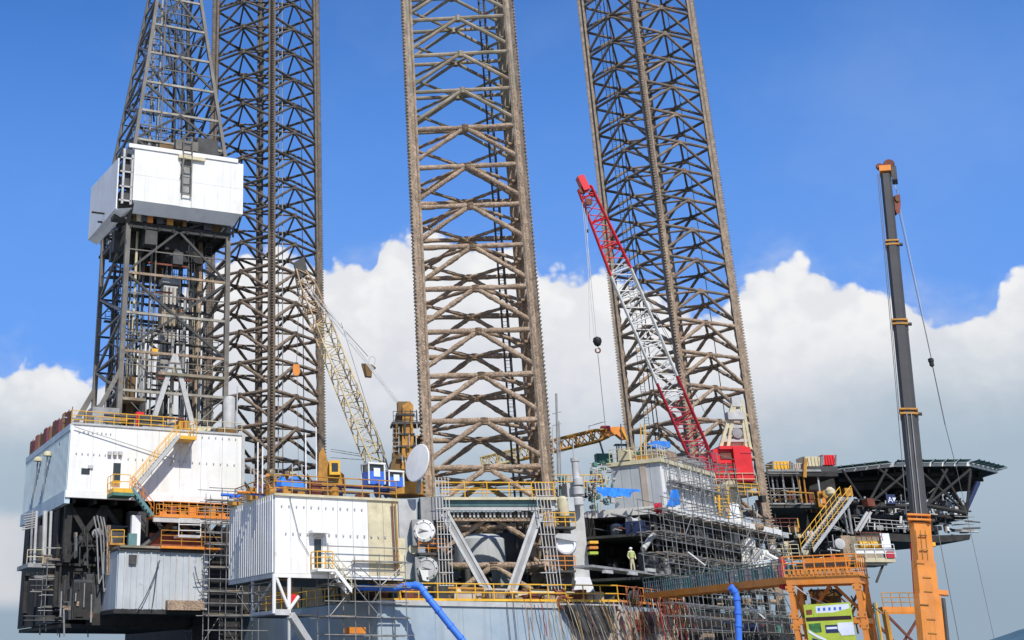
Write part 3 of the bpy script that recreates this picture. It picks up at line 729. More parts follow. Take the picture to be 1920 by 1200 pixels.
hbox(WW, 'coaming', ws0 - .6, ws1 - .6, WT - .1, WT + .12, zt_ + .02, zt_ + .42, 'white')
loft(WW, 'slanted_skirt', [w(ws0 + .1, WT - .02, zb - .02), w(ws1, WT - .02, zb - .02), w(ws1, WT - .14, zb - .02), w(ws0 + .1, WT - .14, zb - .02)],
     [w(ws0 + .2, WT - 1.0, zb - .95), w(ws1 - .6, WT - 1.0, zb - .95), w(ws1 - .6, WT - 1.12, zb - .95), w(ws0 + .2, WT - 1.12, zb - .95)], 'panel_wall')
# flared left wall, set by its near and far upright edges
pn = at(222, 296, s=-41.0); pf = at(171, 352, z=pn.z + .3); pn0 = Vector((pn.x, pn.y, at(224, 381, s=-41.0).z)); pf0 = Vector((pf.x, pf.y, pn0.z - .2))
inn = (pf - pn).cross(UP).normalized(); inn = inn if inn.dot(A) > 0 else -inn
loft(WW, 'windwall_panel', [pn, pf, pf + inn * .12, pn + inn * .12], [pn0, pf0, pf0 + inn * .12, pn0 + inn * .12], 'white')
loft(WW, 'slanted_skirt', [pn0 - UP * .03, pf0 - UP * .03, pf0 + inn * .12 - UP * .03, pn0 + inn * .12 - UP * .03], [x + sk for x, sk in zip((pn0, pf0, pf0 + inn * .12, pn0 + inn * .12), (at(232, 400, s=-40.2) - pn0, at(192, 449, s=-40.2) - pf0, at(232, 400, s=-40.2) - pn0, at(192, 449, s=-40.2) - pf0))], 'panel_wall')
hbox(WW, 'windwall_panel', ws1 - .12, ws1, -7, WT - .14, zb, zt_, 'white'); hbox(WW, 'windwall_panel', -39.2, ws1 - .2, -7.1, -7, zb, zt_, 'white')
# open corner frame with dark cabinets between the two white walls
for u in (231, 247):
    s_ = stz(at(u, 330, t=WT - .5))[0]; bar(WW, 'corner_frame', w(s_, WT - .5, zb - .3), w(s_, WT - .5, zt_), .1, 'light_grey', 'x')
for z in (42.0, 43.4, 44.9, 46.3): hbox(WW, 'corner_frame', ws0 - 1.2, ws0 - .02, WT - .55, WT - .4, z, z + .14, 'light_grey'); hbox(WW, 'cabinet', ws0 - 1.0, ws0 - .15, WT - 1.6, WT - .8, z + .2, z + 1.2, 'dark_grey')
hbox(WW, 'platform', -39.4, ws1 - .7, -6.4, WT - 1.7, 40.3, 40.55, 'under_shade')
for i in range(8): hbox(WW, 'platform_beam', -39.2 + i * 1.4, -39.0 + i * 1.4, -6.4, WT - 1.7, 39.9, 40.3, 'under_shade')
for i in range(9):
    s_ = -40.3 + i * 1.25; hbox(WW, 'racking_finger', s_, s_ + .2, -5, 4.4, 43.2, 43.5, 'under_shade')
clutter(WW, -40.2, -30, 2, 5.4, 40.6, 42.4, 26, 8, ['under_shade', 'dark_steel', 'brown_paint', 'derrick_grey', 'dark_grey'])
hbox(WW, 'service_basket', -37.6, -36.4, 3.8, 5.0, 38.6, 40.2, 'dark_steel'); hbox(WW, 'service_basket', -35, -32.2, .5, 3.5, 38.0, 40.2, 'dark_grey')
for i in range(4): hbox(WW, 'equipment_box', -38.6 + i * 1.0, -38 + i * 1.0, WT - 2.2, WT - 1.6, 40.6, 41.3 + .2 * (i % 2), ('beige', 'orange', 'dark_steel', 'ochre')[i])
for a, b_ in ((ws0 + .2, ws0 + .2), (ws1 - .7, ws1 - .2)): bar(WW, 'skirt_strut', w(a, WT - 1.7, 40.3), w(b_, WT - .2, zb - .1), .08, 'dark_steel')
for i in range(16):
    s_ = rnd.uniform(-39, -30.5); t_ = rnd.uniform(-4, 4.6); z_ = rnd.uniform(36.6, 39.4); a = rnd.uniform(.4, 1.5); hbox(WW, 'rigging_box', s_ - a, s_ + a, t_ - .4, t_ + .4, z_, z_ + rnd.uniform(.4, 2.4), rnd.choice(['under_shade', 'dark_grey', 'dark_steel', 'brown_paint']))
for i in range(20):
    s_ = rnd.uniform(-38.5, -30.5); t_ = rnd.uniform(-4, 4.6); bar(WW, 'hanging_cable', w(s_, t_, 40.3), w(s_ + rnd.uniform(-.6, .6), t_, rnd.uniform(31, 38)), rnd.choice([.03, .05, .09]), 'dark_steel')
# small hoist frame hung on the front of the white wall
HF = thing('hoist_frame', 'small grey hoist frame and ladder hanging on the front of the white windwall', 'hoist', w((wsm0 + wsm1) / 2, WT + .3, 43))
for s_ in (wsm0 + .15, wsm1 - .15): bar(HF, 'upright', w(s_, WT + .25, 43.1), w(s_, WT + .25, 49.2), .07, 'derrick_grey')
for z in (43.2, 44.1, 45.0, 46.1, 47.4, 48.3, 49.1): bar(HF, 'crossbar', w(wsm0 + .1, WT + .25, z), w(wsm1 - .1, WT + .25, z), .06, 'derrick_grey')
hbox(HF, 'winch_box', wsm0 - .5, wsm1 + .6, WT - .9, WT - .2, 48.0, 49.0, 'derrick_grey'); hbox(HF, 'winch_drum', wsm0 - 2, wsm0 - .6, WT - 1.4, WT - .7, 47.8, 48.5, 'brown_paint')
hbox(HF, 'yellow_spreader', wsm0 - .3, wsm1 + 1.2, WT + .02, WT + .3, 46.9, 47.25, 'beige')
rope(HF, 'sling', w(wsm0 - .2, WT + .2, 47), w(wsm0 + .3, WT + .3, 45.4), .04, 'derrick_grey'); rope(HF, 'sling', w(wsm0 + .3, WT + .3, 47), w(wsm0 - .1, WT + .3, 45.0), .04, 'derrick_grey')
hbox(WW, 'fan_unit', -33, -30.8, 3.5, 6, zt_ + .2, zt_ + 2.6, 'dark_steel'); bar(WW, 'stay', w(-36.5, 5.2, zt_), w(-33.5, 5.2, zt_ + 3.4), .16, 'dark_steel'); bar(WW, 'stay', w(-31, 5.6, zt_), w(-32.4, 4.6, zt_ + 3.2), .1, 'brown_paint')
# travelling block
TBk = thing('travelling_block', 'pinkish grey travelling block and top drive hanging inside the derrick', 'hoist block', w(DS + .2, 2, 28))
for z0, z1, hs, m_ in ((35.6, 36.2, .9, 'steel_grey'), (33.6, 35.4, .75, 'light_grey'), (31.4, 33.5, .85, 'leg_clean'), (28.4, 31.2, .6, 'light_grey'), (26.6, 28.2, .8, 'steel_grey')):
    hbox(TBk, 'block_body', DS + .1 - hs, DS + .1 + hs, 1.4, 2.8, z0, z1, m_)
for i in range(4): hbox(TBk, 'side_plate', DS - .6 + i * .4, DS - .45 + i * .4, 2.8, 2.95, 28.5, 35.2, ('leg_clean', 'dark_steel')[i % 2])
hbox(TBk, 'orange_swivel', DS + .8, DS + 1.3, 2.6, 3.1, 32.6, 33.1, 'orange')
for ds in (-.5, .6): bar(TBk, 'bail', w(DS + ds, 2, 35.5), w(DS + .1, 2, 39), .07, 'steel_grey')
tag(hbox(None, 'floodlight', DS - 2.1, DS - 1.5, 4.2, 4.7, 28.1, 28.7, 'yellow'), 'small yellow floodlight hanging inside the lower derrick', 'lamp')
hbox(D, 'tool_platform', DS - 1.6, DS + 4.8, 4.4, 5.4, 26.2, 26.45, 'leg_clean'); rail(D, [w(DS - 4.6, 5.3, 26.4), w(DS + 4.8, 5.3, 26.4)], 'leg_clean', 1.0, 1.2)
hbox(D, 'platform', DS - 4.8, DS - 2.6, 3.2, 5.2, 23.7, 23.95, 'leg_clean')
hbox(D, 'pipe_handler', DS - 3.9, DS - 3.2, 2.6, 3.4, Z1, 26.2, 'brown_paint')

# ------------------------------------------------------------------ cantilever and what hangs under the drill floor
CB = thing('cantilever', 'dark cantilever girders and framing under the drill floor house', 'cantilever', w(-30, 0, 6))
for t_ in (-7.2, 6.2):
    hbox(CB, 'girder_web', -44.3, -4, t_ - .06, t_ + .06, 6.4, 9.4, 'under_shade')
    for z in (6.2, 9.4): hbox(CB, 'girder_flange', -44.3, -4, t_ - .5, t_ + .5, z, z + .18, 'under_shade')
    for i in range(14): hbox(CB, 'web_stiffener', -44 + i * 2.4, -43.85 + i * 2.4, t_ + .07, t_ + .4, 6.4, 9.4, 'under_shade')
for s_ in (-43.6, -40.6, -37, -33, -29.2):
    for t_ in (-10, -2, 6.6): hbox(CB, 'column', s_ - .3, s_ + .3, t_ - .3, t_ + .3, 9.6, Z0 - 1.0, 'under_shade')
    hbox(CB, 'cross_beam', s_ - .3, s_ + .3, -11, 7.2, 9.62, 10.3, 'under_shade')
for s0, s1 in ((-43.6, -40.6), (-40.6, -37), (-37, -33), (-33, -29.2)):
    for t_ in (6.7, -2, -10): bar(CB, 'cross_brace', w(s0, t_, 10), w(s1, t_, Z0 - 1.1), .2, 'under_shade', 'x'); bar(CB, 'cross_brace', w(s1, t_, 10), w(s0, t_, Z0 - 1.1), .2, 'under_shade', 'x')
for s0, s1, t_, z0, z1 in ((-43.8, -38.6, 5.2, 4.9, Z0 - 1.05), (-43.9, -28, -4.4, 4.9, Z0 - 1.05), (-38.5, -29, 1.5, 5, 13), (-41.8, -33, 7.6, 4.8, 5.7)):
    hbox(CB, 'bulkhead_plate', s0, s1, t_ - .1, t_ + .1, z0, z1, 'under_shade')
hbox(CB, 'bulkhead_plate', -43.95, -43.8, -11, 5.1, 4.95, Z0 - 1.1, 'under_shade')
hbox(CB, 'bottom_pan', -43.8, -33, -11, 7.4, 4.6, 4.9, 'under_shade')
for t_ in (-8, -3, 2, 5): hbox(CB, 'stiffener', -44.1, -43.96, t_, t_ + .25, 5, 14, 'under_shade')
clutter(CB, -43, -29.5, 6.9, 7.8, 9.8, 14, 34, 12, ['under_shade', 'dark_steel', 'dark_grey', 'steel_grey'])
clutter(CB, -43.2, -40.8, 6.5, 7.6, 5.2, 9, 16, 13, ['under_shade', 'dark_grey'])
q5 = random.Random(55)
hbox(CB, 'stern_shade', -28.3, -28.1, -31, 1, -2.2, 6.3, 'under_shade')  # near-black sheet standing in for the deep shade on the stern
for i in range(46):
    u = q5.uniform(108, 235); v = q5.uniform(985, 1150)
    if q5.random() < .6: fbar(CB, 'drop_pipe', dict(t=8.2), u, v, u + q5.uniform(-2, 2), v + q5.uniform(10, 60), q5.uniform(.03, .09), q5.choice(['dark_steel', 'dark_grey', 'steel_grey', 'dark_grey']))
    else: fbox(CB, 'fitting', dict(t=8.2), u, v, u + q5.uniform(4, 14), v + q5.uniform(3, 12), .5, q5.choice(['dark_grey', 'under_shade', 'dark_steel', 'growth', 'rust_red']))
for i in range(10): fbox(CB, 'small_lamp', dict(t=8.4), 118 + q5.uniform(0, 26), 998 + q5.uniform(0, 12), 121 + q5.uniform(0, 26), 1004 + q5.uniform(0, 9), .1, 'white') if i < 0 else None
fbox(CB, 'teal_column', dict(t=9), 245, 966, 262, 1032, .5, 'panel_wall')
fbox(CB, 'teal_column', dict(t=9.02), 240, 1000, 256, 1034, .4, 'teal')
bar(CB, 'brace_tube', at(262, 1030, t=9), at(330, 975, t=9), .22, 'dark_steel'); bar(CB, 'brace_tube', at(400, 1030, t=9), at(330, 975, t=9), .22, 'dark_steel')
LP = thing('side_platform', 'grey hanging platform with white pipes at the far left under the house', 'platform', w(-45, 3, 9.3))
fbox(LP, 'platform_slab', dict(t=5.2), 52, 1056, 104, 1064, 5, 'steel_grey'); fbox(LP, 'edge_box', dict(t=5.4), 79, 1040, 97, 1056, 1.2, 'leg_clean')
for u0, u1, r_ in ((60, 57, .1), (68, 64, .12), (84, 82, .2), (95, 92, .12)): fbar(LP, 'pipe', dict(t=5), u0 + 1, 958, u1, 1056, r_, 'light_grey' if r_ > .11 else 'steel_grey')
frail(LP, dict(t=5.4), 50, 1057, 80, 1057, 'beige'); fbox(LP, 'valve_box', dict(t=5), 70, 985, 80, 1052, .6, 'dark_steel')
q_ = random.Random(3)
for i in range(7): fbar(LP, 'pipe_tail', dict(t=5), 42 + q_.uniform(0, 6), 966 + i * 4.5, 66, 962 + i * 4.4, .06, 'steel_grey')
scaffold('scaffold', 'small tube scaffold hanging under the grey platform at the far left', at(82, 1168, t=6), A, 1, -NN, 1, [0, 1.2, 2.5, 3.6, 4.9], 31, tails=1.2, pitch=1.5)
HB = thing('hanging_stage', 'thin hanging stage of planks and tubes below the left end of the cantilever', 'staging', at(100, 1168, t=6))
fbox(HB, 'plank', dict(t=6), 72, 1157, 130, 1164, 1.6, 'dark_steel')
for u, v in ((75, 1191), (86, 1184), (112, 1195), (117, 1188), (165, 1195), (216, 1182)): fbar(HB, 'dropper', dict(t=6), u - 1, 1155, u, v, .05, 'dark_steel')
for v in (1155, 1163): fbar(HB, 'tube', dict(t=6.5), 44, v, 130, v + 1, .05, 'dark_steel')
fbar(HB, 'tube', dict(t=6.2), 57, 1098, 100, 1098, .05, 'dark_steel'); fbar(HB, 'tube', dict(t=6.2), 64, 1107, 100, 1107, .05, 'dark_steel')
MB().tube([at(156 + 10 * (1 - math.cos(a)), 1168 + 7 * math.sin(a), t=6) for a in [math.pi * i / 8 for i in range(9)]], .05, 5).build('loop', 'dark_steel', HB)
for i, (u, v0, v1) in enumerate(((180, 968, 1095), (186, 966, 1110), (192, 968, 1070), (198, 970, 1125))):
    pts = [at(u - 4 + 0 * k, v0, t=8.6) if k == 0 else at(u + 9 * math.sin(k / 8 * math.pi / 2) * (1 if i % 2 else .6), v0 + (v1 - v0) * math.sin(k / 8 * math.pi / 2 * 1.0), t=8.6) for k in range(9)]
    pts += [at(u + 14 + i * 2, v1 - (v1 - v0) * .0 - 20 * k, t=8.6) for k in (1, 2, 3)]
    tag(MB().tube(pts, .06, 6).build('hose', 'steel_grey', None, True), ('grey hose hanging in a loop under the house, leftmost of four', 'grey hose hanging lowest but one of the four under the house', 'shortest grey hose of the four hanging under the house', 'longest grey hose hanging under the house')[i], 'hose', 'hoses hanging under the drill floor house')
# grey panelled house below the cantilever
SH = thing('grey_cabin', 'pale grey panelled cabin hanging below the orange walkway', 'cabin', at(300, 1145, t=12))
g0, g1 = stz(at(217, 1143, t=12))[0], stz(at(388, 1145, t=12))[0]
hbox(SH, 'wall_core', g0 + .03, g1, 3, 12, 5.85, 10.25, 'grey_house'); panels(SH, g0, g1, 5.9, 10.25, 12.01, 7, 'grey_house', gap=.03, rib=1, ribm='light_grey')
panels(SH, 3, 12, 5.9, 10.25, g0, 5, 'grey_house', fr='s', gap=.03); hbox(SH, 'roof', g0 - .1, g1 + .1, 3, 12.25, 10.26, 10.45, 'dark_steel'); hbox(SH, 'base_beam', g0 - .2, g1 + 2.2, 4, 12.2, 5.55, 5.83, 'under_shade')
fbox(SH, 'bench_box', dict(t=12.7), 314, 1126, 384, 1144, .6, 'growth'); fbox(SH, 'awning', dict(t=12.25), 242, 1040, 256, 1058, .2, 'dark_steel')
for u0, v0, u1, v1 in ((300, 1050, 255, 1148), (296, 1052, 285, 1140), (365, 1062, 380, 1100)):
    MB().tube(sag(at(u0, v0, t=12.5), at(u1, v1, t=12.5), .4), .04, 5).build('cable', 'dark_grey', SH, True)
MW = thing('middle_walkway', 'brown walkway with yellow edge above the pale grey cabin', 'walkway', at(350, 1036, t=12.4))
m0, m1 = stz(at(302, 1034, t=12.6))[0], stz(at(416, 1036, t=12.6))[0]
hbox(MW, 'deck_plate', m0, m1, 9, 12.6, 10.5, 10.7, 'orange'); hbox(MW, 'back_plate', m0, m1, 8.9, 9, 10.72, 12.0, 'rust_red'); rail(MW, [w(m0, 12.5, 10.7), w(m1, 12.5, 10.7)], 'ochre', 1.2, 1.6, 3)
hbox(MW, 'deck_beam', g0, m0, 9, 12.4, 10.48, 10.66, 'leg_clean')
frail(MW, dict(t=12.6), 335, 1005, 376, 1006, 'white', h=1.35, n=3, sp_=1.8); fbox(MW, 'small_stage', dict(t=12.6), 334, 1003, 376, 1008, 1.2, 'light_grey')
frail(MW, dict(t=10), 208, 1020, 232, 1020, 'yellow'); fbox(MW, 'bracket_stage', dict(t=10), 206, 1018, 234, 1022, 1.5, 'ochre')
for v in (1042, 1052, 1064, 1074): fbar(MW, 'rung', dict(t=9.5), 206, v, 224, v, .06, 'beige')
for u in (206, 202): fbar(MW, 'pipe', dict(t=9.5), u, 985, u - 1, 1078, .08, 'growth')
scaffold('scaffold', 'tall narrow tube scaffold between the grey cabin and the second white house', at(390, 1205, t=14), A, 3, -NN, 1, [0, 2, 3.8, 5.6, 7.4, 9.2, 10.8], 32, tails=.8, pitch=1.4)
hbox(CB, 'back_plate', g1 + .1, g1 + 4.4, 8, 8.2, 0, 10, 'under_shade')

# ------------------------------------------------------------------ second white house on its outboard frame
T2 = 33.0
a0 = at(515, 1000, t=T2); s20 = stz(a0)[0]; z21 = (at(515, 923, t=T2).z + at(745, 941, t=T2).z) / 2; z20 = (at(515, 1073, t=T2).z + at(745, 1081, t=T2).z) / 2
s21 = stz(at(747, 1000, t=T2))[0]; s22 = stz(at(690, 1000, t=T2))[0]; t2b = stz(at(431, 1000, s=s20))[1]
H2 = thing('white_deck_house', 'white panelled house with an open door, standing on a white truss over the hull side', 'house', w(s20 + 4, T2 - 4, z20))
hbox(H2, 'wall_core', s20 + .04, s21, t2b, T2 - .02, z20, z21, 'white_wall')
panels(H2, s20, s22, z20, z21, T2, 6, 'white_wall', gap=.012); panels(H2, s22, s21, z20, z21 - .02, T2, 2, 'beige', gap=.012)
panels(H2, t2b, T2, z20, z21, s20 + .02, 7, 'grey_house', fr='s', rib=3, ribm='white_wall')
lugs(H2, [(s20 + .2, s22 - .2, z21 - .75, 12), (s20 + .5, s21 - .8, z20 + (z21 - z20) * .5, 15)], T2 + .05)
hbox(H2, 'roof_edge', s20 - .05, s21 + .1, T2 + .06, T2 + .2, z21 - .1, z21 + .06, 'beige'); hbox(H2, 'roof_edge', s20 - .08, s20 - .01, t2b, T2 + .05, z21 - .1, z21 + .06, 'beige')
hbox(H2, 'base_beam', s20 - .05, s21 + .2, T2 - .2, T2 + .12, z20 - .28, z20 - .02, 'white'); hbox(H2, 'base_beam', s20 - .05, s20 + .2, t2b, T2 - .2, z20 - .28, z20 - .02, 'light_grey')
hbox(H2, 'floor_slab', s20 + .2, s21, t2b, T2 - .25, z20 - .3, z20 - .03, 'dark_steel')
P2 = dict(t=T2 + .1)
fbox(H2, 'door', P2, 590, 1011, 603, 1064, .05, 'window'); fbox(H2, 'canopy', dict(t=T2 + .8), 586, 994, 619, 999, .7, 'white'); fbox(H2, 'lamp_box', dict(t=T2 + .4), 592, 999, 608, 1007, .3, 'light_grey')
fbar(H2, 'roof_cable', dict(t=T2 + .15), 543, 932, 562, 1010, .02, 'dark_grey'); fbar(H2, 'roof_cable', dict(t=T2 + .15), 562, 1010, 580, 1040, .02, 'dark_grey')
lz2 = at(600, 1068, t=T2 + .6).z
l0, l1 = stz(at(588, 1068, t=T2 + .6))[0], stz(at(622, 1068, t=T2 + .6))[0]
hbox(H2, 'landing', l0, l1, T2 + .1, T2 + 1.3, lz2 - .15, lz2, 'white')
rail(H2, [w(l0, T2 + .2, lz2), w(l0, T2 + 1.25, lz2), w(l1 - .2, T2 + 1.25, lz2)], 'yellow', 1.1, .7, 3)
sf = stz(at(655, 1108, t=T2 + .7))
stairs(H2, w(sf[0], T2 + .2, sf[2]), w(l1, T2 + .2, lz2), NN * .9, 'white', 'beige', .25, 'access_stair', 1.0, .16)
fbar(H2, 'drain_pipe', dict(t=T2 + .3), 735, 942, 742, 1072, .05, 'rust_red'); fbar(H2, 'drain_pipe', dict(t=T2 + .3), 741, 942, 748, 1072, .05, 'ochre')
hbox(H2, 'hatch_box', s21 + .1, s21 + 1.0, T2 - 3, T2 - 1, z20 - .1, z20 + 2.6, 'beige')
# truss that carries it
zl = at(515, 1150, t=T2).z
for u0, u1 in ((514, 514), (542, 542)): fbar(H2, 'truss_post', dict(t=T2), u0, 1076, u1, 1150, .13, 'white')
fbar(H2, 'truss_brace', dict(t=T2), 517, 1080, 540, 1138, .11, 'white'); fbar(H2, 'truss_brace', dict(t=T2 - .2), 543, 1142, 560, 1118, .11, 'white')
sm = stz(at(542, 1150, t=T2))[0]
hbox(H2, 'truss_beam', s20, sm, T2 - .15, T2 + .15, zl - .1, zl + .25, 'light_grey'); hbox(H2, 'truss_beam', s20, s20 + .3, T2 - 4.6, T2 - .16, zl - .1, zl + .2, 'light_grey')
bar(H2, 'truss_post', w(s20 + .1, T2 - 4.4, z20 - .3), w(s20 + .1, T2 - 4.4, zl - .3), .13, 'light_grey'); bar(H2, 'truss_brace', w(s20 + .1, T2 - .2, z20 - .3), w(s20 + .1, T2 - 4.3, zl + .2), .09, 'light_grey')
bar(H2, 'raking_strut', w(s20 + 1.1, T2, zl - .1), w(s20 + 4.4, HT + .2, zl - 3.6), .24, 'light_grey', 'x'); fbar(H2, 'truss_post', dict(t=T2 - .1), 542, 1150, 542, 1215, .1, 'light_grey')
for zc in (zl + .9, zl + 1.35): bar(H2, 'pipe', w(s20 + .2, T2 - 1.4, zc), w(sm + 1.2, T2 - 1.4, zc), .07, ('orange', 'yellow')[zc > zl + 1])
rail(H2, [w(s20 + .2, T2 - 1, zl + .25), w(sm + .6, T2 - 1, zl + .25)], 'ochre', 1.9, 2.2, 3); rail(H2, [w(s20 - .1, T2 - 4.6, zl + .25), w(s20 - .1, T2 - .3, zl + .25)], 'dark_grey', 1.7, 2, 3)
hbox(H2, 'truss_floor', s20, sm + 2, T2 - 4.6, T2 - .2, zl - .14, zl - .02, 'dark_steel')
fbox(H2, 'red_box', dict(t=T2 - .6), 543, 1114, 556, 1130, .5, 'red')
rail(H2, [w(s20, t2b + 1, z21), w(s20, T2 - .1, z21), w(s21, T2 - .1, z21)], 'ochre', 1.3, 1.35, 3, .04)
for u, v in ((483, 852), (492, 858), (574, 838), (594, 828)): q_ = at(u, 925, t=T2 - 1.5); bar(H2, 'light_pole', q_, q_ + UP * ((925 - v) * .047), .05, 'white')
G2 = thing('roof_gear', 'blue tarpaulins, drums and rusty boxes crowded on the roof of the second white house', 'deck gear', w(s20 + 4, T2 - 3, z21))
clutter(G2, s20 + .6, s21 - .4, T2 - 5, T2 - .6, z21 + .05, z21 + 1.1, 34, 21, ['rust_red', 'blue', 'brown_paint', 'rust_red', 'dark_steel', 'ochre', 'navy'])
clutter(G2, s20 - .2, s20 + 1.4, t2b, T2 - 3, z21 + .05, z21 + 1.5, 12, 22, ['blue', 'orange', 'light_grey', 'ochre'])
def tarp(name, label, c, rs, rt, h, m, seed, group=None, parent=None):
    b = MB(); n = 14; rr = []
    for j in range(n):
        for i in range(n):
            x = i / (n - 1) * 2 - 1; y = j / (n - 1) * 2 - 1
            e = max(0, 1 - max(abs(x), abs(y)) ** 6); b.v.append(c + A * rs * x + NN * rt * y + UP * (h * e * (.75 + .5 * noise.noise(Vector((x * 2 + seed, y * 2, 0)))) + .1 * h * noise.noise(Vector((x * 6, y * 6, seed)))))
    for j in range(n - 1):
        for i in range(n - 1): a = j * n + i; b.f.append((a, a + 1, a + n + 1, a + n))
    k = len(b.v); b.v += [c + A * rs * x + NN * rt * y - UP * .05 for x, y in ((-1, -1), (1, -1), (1, 1), (-1, 1))]; b.f.append((k, k + 3, k + 2, k + 1))
    o = b.build(name, m, parent, True)
    if label: tag(o, label, 'tarpaulin', group)
    return o
tarp('tarpaulin', 'dark blue tarpaulin over gear on the near roof of the second white house', at(543, 922, t=T2 - 2.4), 1.0, .8, 1.1, 'tarp_blue', 2)
# operator cabins with blue boxes beside the crane foot
def cabin(u, v, wd, hgt, label):
    c = at(u, v, t=T2 - 2.2); r = thing('control_cabin', label, 'cabin', c, 'small blue cabins by the beige crane')
    boxo(r, 'cabin_body', c + UP * hgt * .3, A * wd / 2, NN * wd / 2, UP * hgt * .3, 'blue'); boxo(r, 'window_band', c + UP * hgt * .76, A * wd * .43, NN * wd * .43, UP * hgt * .17, 'window'); boxo(r, 'cabin_roof', c + UP * hgt * .97, A * wd * .56, NN * wd * .56, UP * .06, 'white')
    for a in (-1, 1):
        for b_ in (-1, 1): bar(r, 'corner_post', c + A * a * wd * .5 + NN * b_ * wd * .5, c + A * a * wd * .5 + NN * b_ * wd * .5 + UP * hgt, .06, 'white')
    boxo(r, 'screen', c + UP * hgt * .55 + NN * wd * .52, A * wd * .2, NN * .02, UP * hgt * .2, 'sign_white')
cabin(700, 910, 1.25, 1.5, 'larger blue cabin with a white roof beside the beige crane boom foot')
cabin(737, 914, 1.15, 1.1, 'smaller blue cabin with a white roof nearest the brown crane post')

# ------------------------------------------------------------------ beige lattice crane with brown post
C1 = thing('deck_crane', 'beige lattice boom crane with a brown slewing post, boom leaning up to the left', 'crane', at(760, 905, Y=100))
f_, b1 = at(716, 893, Y=104), at(562, 508, Y=112)
boom(C1, f_, b1, 1.1, .8, 1.5, lambda f: 'boom_tip' if f > .74 else 'boom_tan', 26, .075, .04, Vector((1, .2, 0)))
boxo(C1, 'boom_head', b1 + Vector((.1, 0, .2)), Vector((.5, 0, .3)), Vector((0, .4, 0)), Vector((-.2, 0, .8)), 'dark_steel')
boxo(C1, 'post', (at(759, 755, Y=100) + at(759, 900, Y=100)) / 2, Vector((.5, 0, 0)), Vector((0, .5, 0)), UP * ((at(759, 755, Y=100) - at(759, 900, Y=100)).z / 2), 'brown_paint')
fpoly(C1, 'post_side', dict(Y=99.6), [(736, 862), (739, 800), (744, 772), (752, 765), (752, 862)], 1.0, 'brown_paint'); fpoly(C1, 'post_face', dict(Y=99.2), [(753, 880), (755, 760), (768, 752), (775, 760), (776, 880)], .4, 'ochre')
for v in (775, 812, 835, 858): fbox(C1, 'post_band', dict(Y=99.1), 744, v, 778, v + 3, .6, 'dark_steel')
fpoly(C1, 'machinery_house', dict(Y=99.4), [(728, 905), (735, 862), (745, 850), (783, 850), (790, 905)], 2.4, 'brown_paint')
for i in range(14):
    u = rnd.uniform(740, 782); v = rnd.uniform(770, 895); fbox(C1, 'post_fitting', dict(Y=rnd.uniform(98.9, 99.4)), u, v, u + rnd.uniform(3, 7), v + rnd.uniform(4, 12), .3, rnd.choice(['brown_paint', 'ochre', 'dark_steel', 'leg_clean']))
    fbar(C1, 'post_pipe', dict(Y=99), u, v, u + rnd.uniform(-1, 2), v + rnd.uniform(10, 30), .04, rnd.choice(['dark_steel', 'ochre', 'light_grey']))
disc(C1, 'slew_ring', at(760, 930, Y=100), UP, [(1.6, 0), (1.6, .9), (1.2, 1.0)], 'ochre')
boxo(C1, 'service_ring', at(760, 797, Y=100), Vector((1.15, 0, 0)), Vector((0, 1.0, 0)), UP * .1, 'dark_steel'); fbox(C1, 'counter_box', dict(Y=100.4), 770, 817, 792, 834, 1.2, 'brown_paint')
rail(C1, [at(738, 797, Y=99), at(783, 797, Y=99)], 'dark_grey', 1.1, .8, 3, .025); ladder(C1, at(742, 850, Y=99.2), at(742, 800, Y=99.2), (1, 0, 0), 'light_grey', cage=True); ladder(C1, at(775, 796, Y=99.2), at(775, 768, Y=99.2), (1, 0, 0), 'dark_grey', cage=True)
pt_ = at(752, 757, Y=100)
for i, (u, v) in enumerate(((566, 520), (570, 535), (577, 545), (602, 560), (606, 575))): rope(C1, 'luffing_rope', pt_ + Vector((.12 * i, 0, -.3 * i)), at(u, v, Y=111), .028, 'light_cable')
rope(C1, 'pendant', at(690, 668, Y=105.5), at(585, 552, Y=111), .03, 'cable')
for u0, v0, u1, v1 in ((660, 605, 725, 880), (670, 690, 722, 850), (640, 670, 700, 830)): rope(C1, 'hoist_rope', at(u0 - 20, v0, Y=109), at(u1, v1, Y=104), .022, 'cable')
ob = thing('rope_sheave_box', 'dark box with wire handles hanging on the crane ropes against the cloud', 'sheave block', at(690, 695, Y=105.5))
fpoly(ob, 'box_body', dict(Y=105.3), [(678, 681), (697, 683), (705, 689), (698, 692), (697, 706), (685, 705)], .6, 'brown_paint')
MB().tube([at(u, v, Y=105.6) for u, v in ((690, 682), (694, 670), (699, 668), (704, 672), (702, 684))], .03, 5).build('wire_handle', 'light_grey', ob)
hk = thing('crane_hook', 'orange crane hook block hanging in front of the dark leg', 'hook', at(556, 700, Y=111))
fpoly(hk, 'hook_block', dict(Y=111), [(550, 683), (561, 683), (563, 698), (559, 704), (552, 704), (549, 696)], .5, 'orange'); rope(hk, 'hoist_rope', at(556, 684, Y=111.2), at(562, 520, Y=111.5), .03, 'cable'); rope(hk, 'tag_line', at(557, 704, Y=111.2), at(560, 905, Y=111), .02, 'cable')
# yellow machine with cab beside the dark leg
YM = thing('yellow_winch_cab', 'yellow operator cab and olive machine behind the second white house', 'machine', at(622, 915, Y=108))
fbox(YM, 'cab', dict(Y=108), 618, 863, 638, 890, 1.2, 'yellow'); fbox(YM, 'cab_window', dict(Y=107.97), 622, 868, 634, 884, .05, 'window'); fpoly(YM, 'machine_body', dict(Y=108.6), [(596, 920), (598, 850), (606, 838), (616, 868), (645, 890), (648, 920)], 1.6, 'ochre')
for v0, v1 in ((842, 852), (846, 856), (858, 862)): fbar(YM, 'guy_rope', dict(Y=108), 620, v0, 680, v1, .025, 'cable')
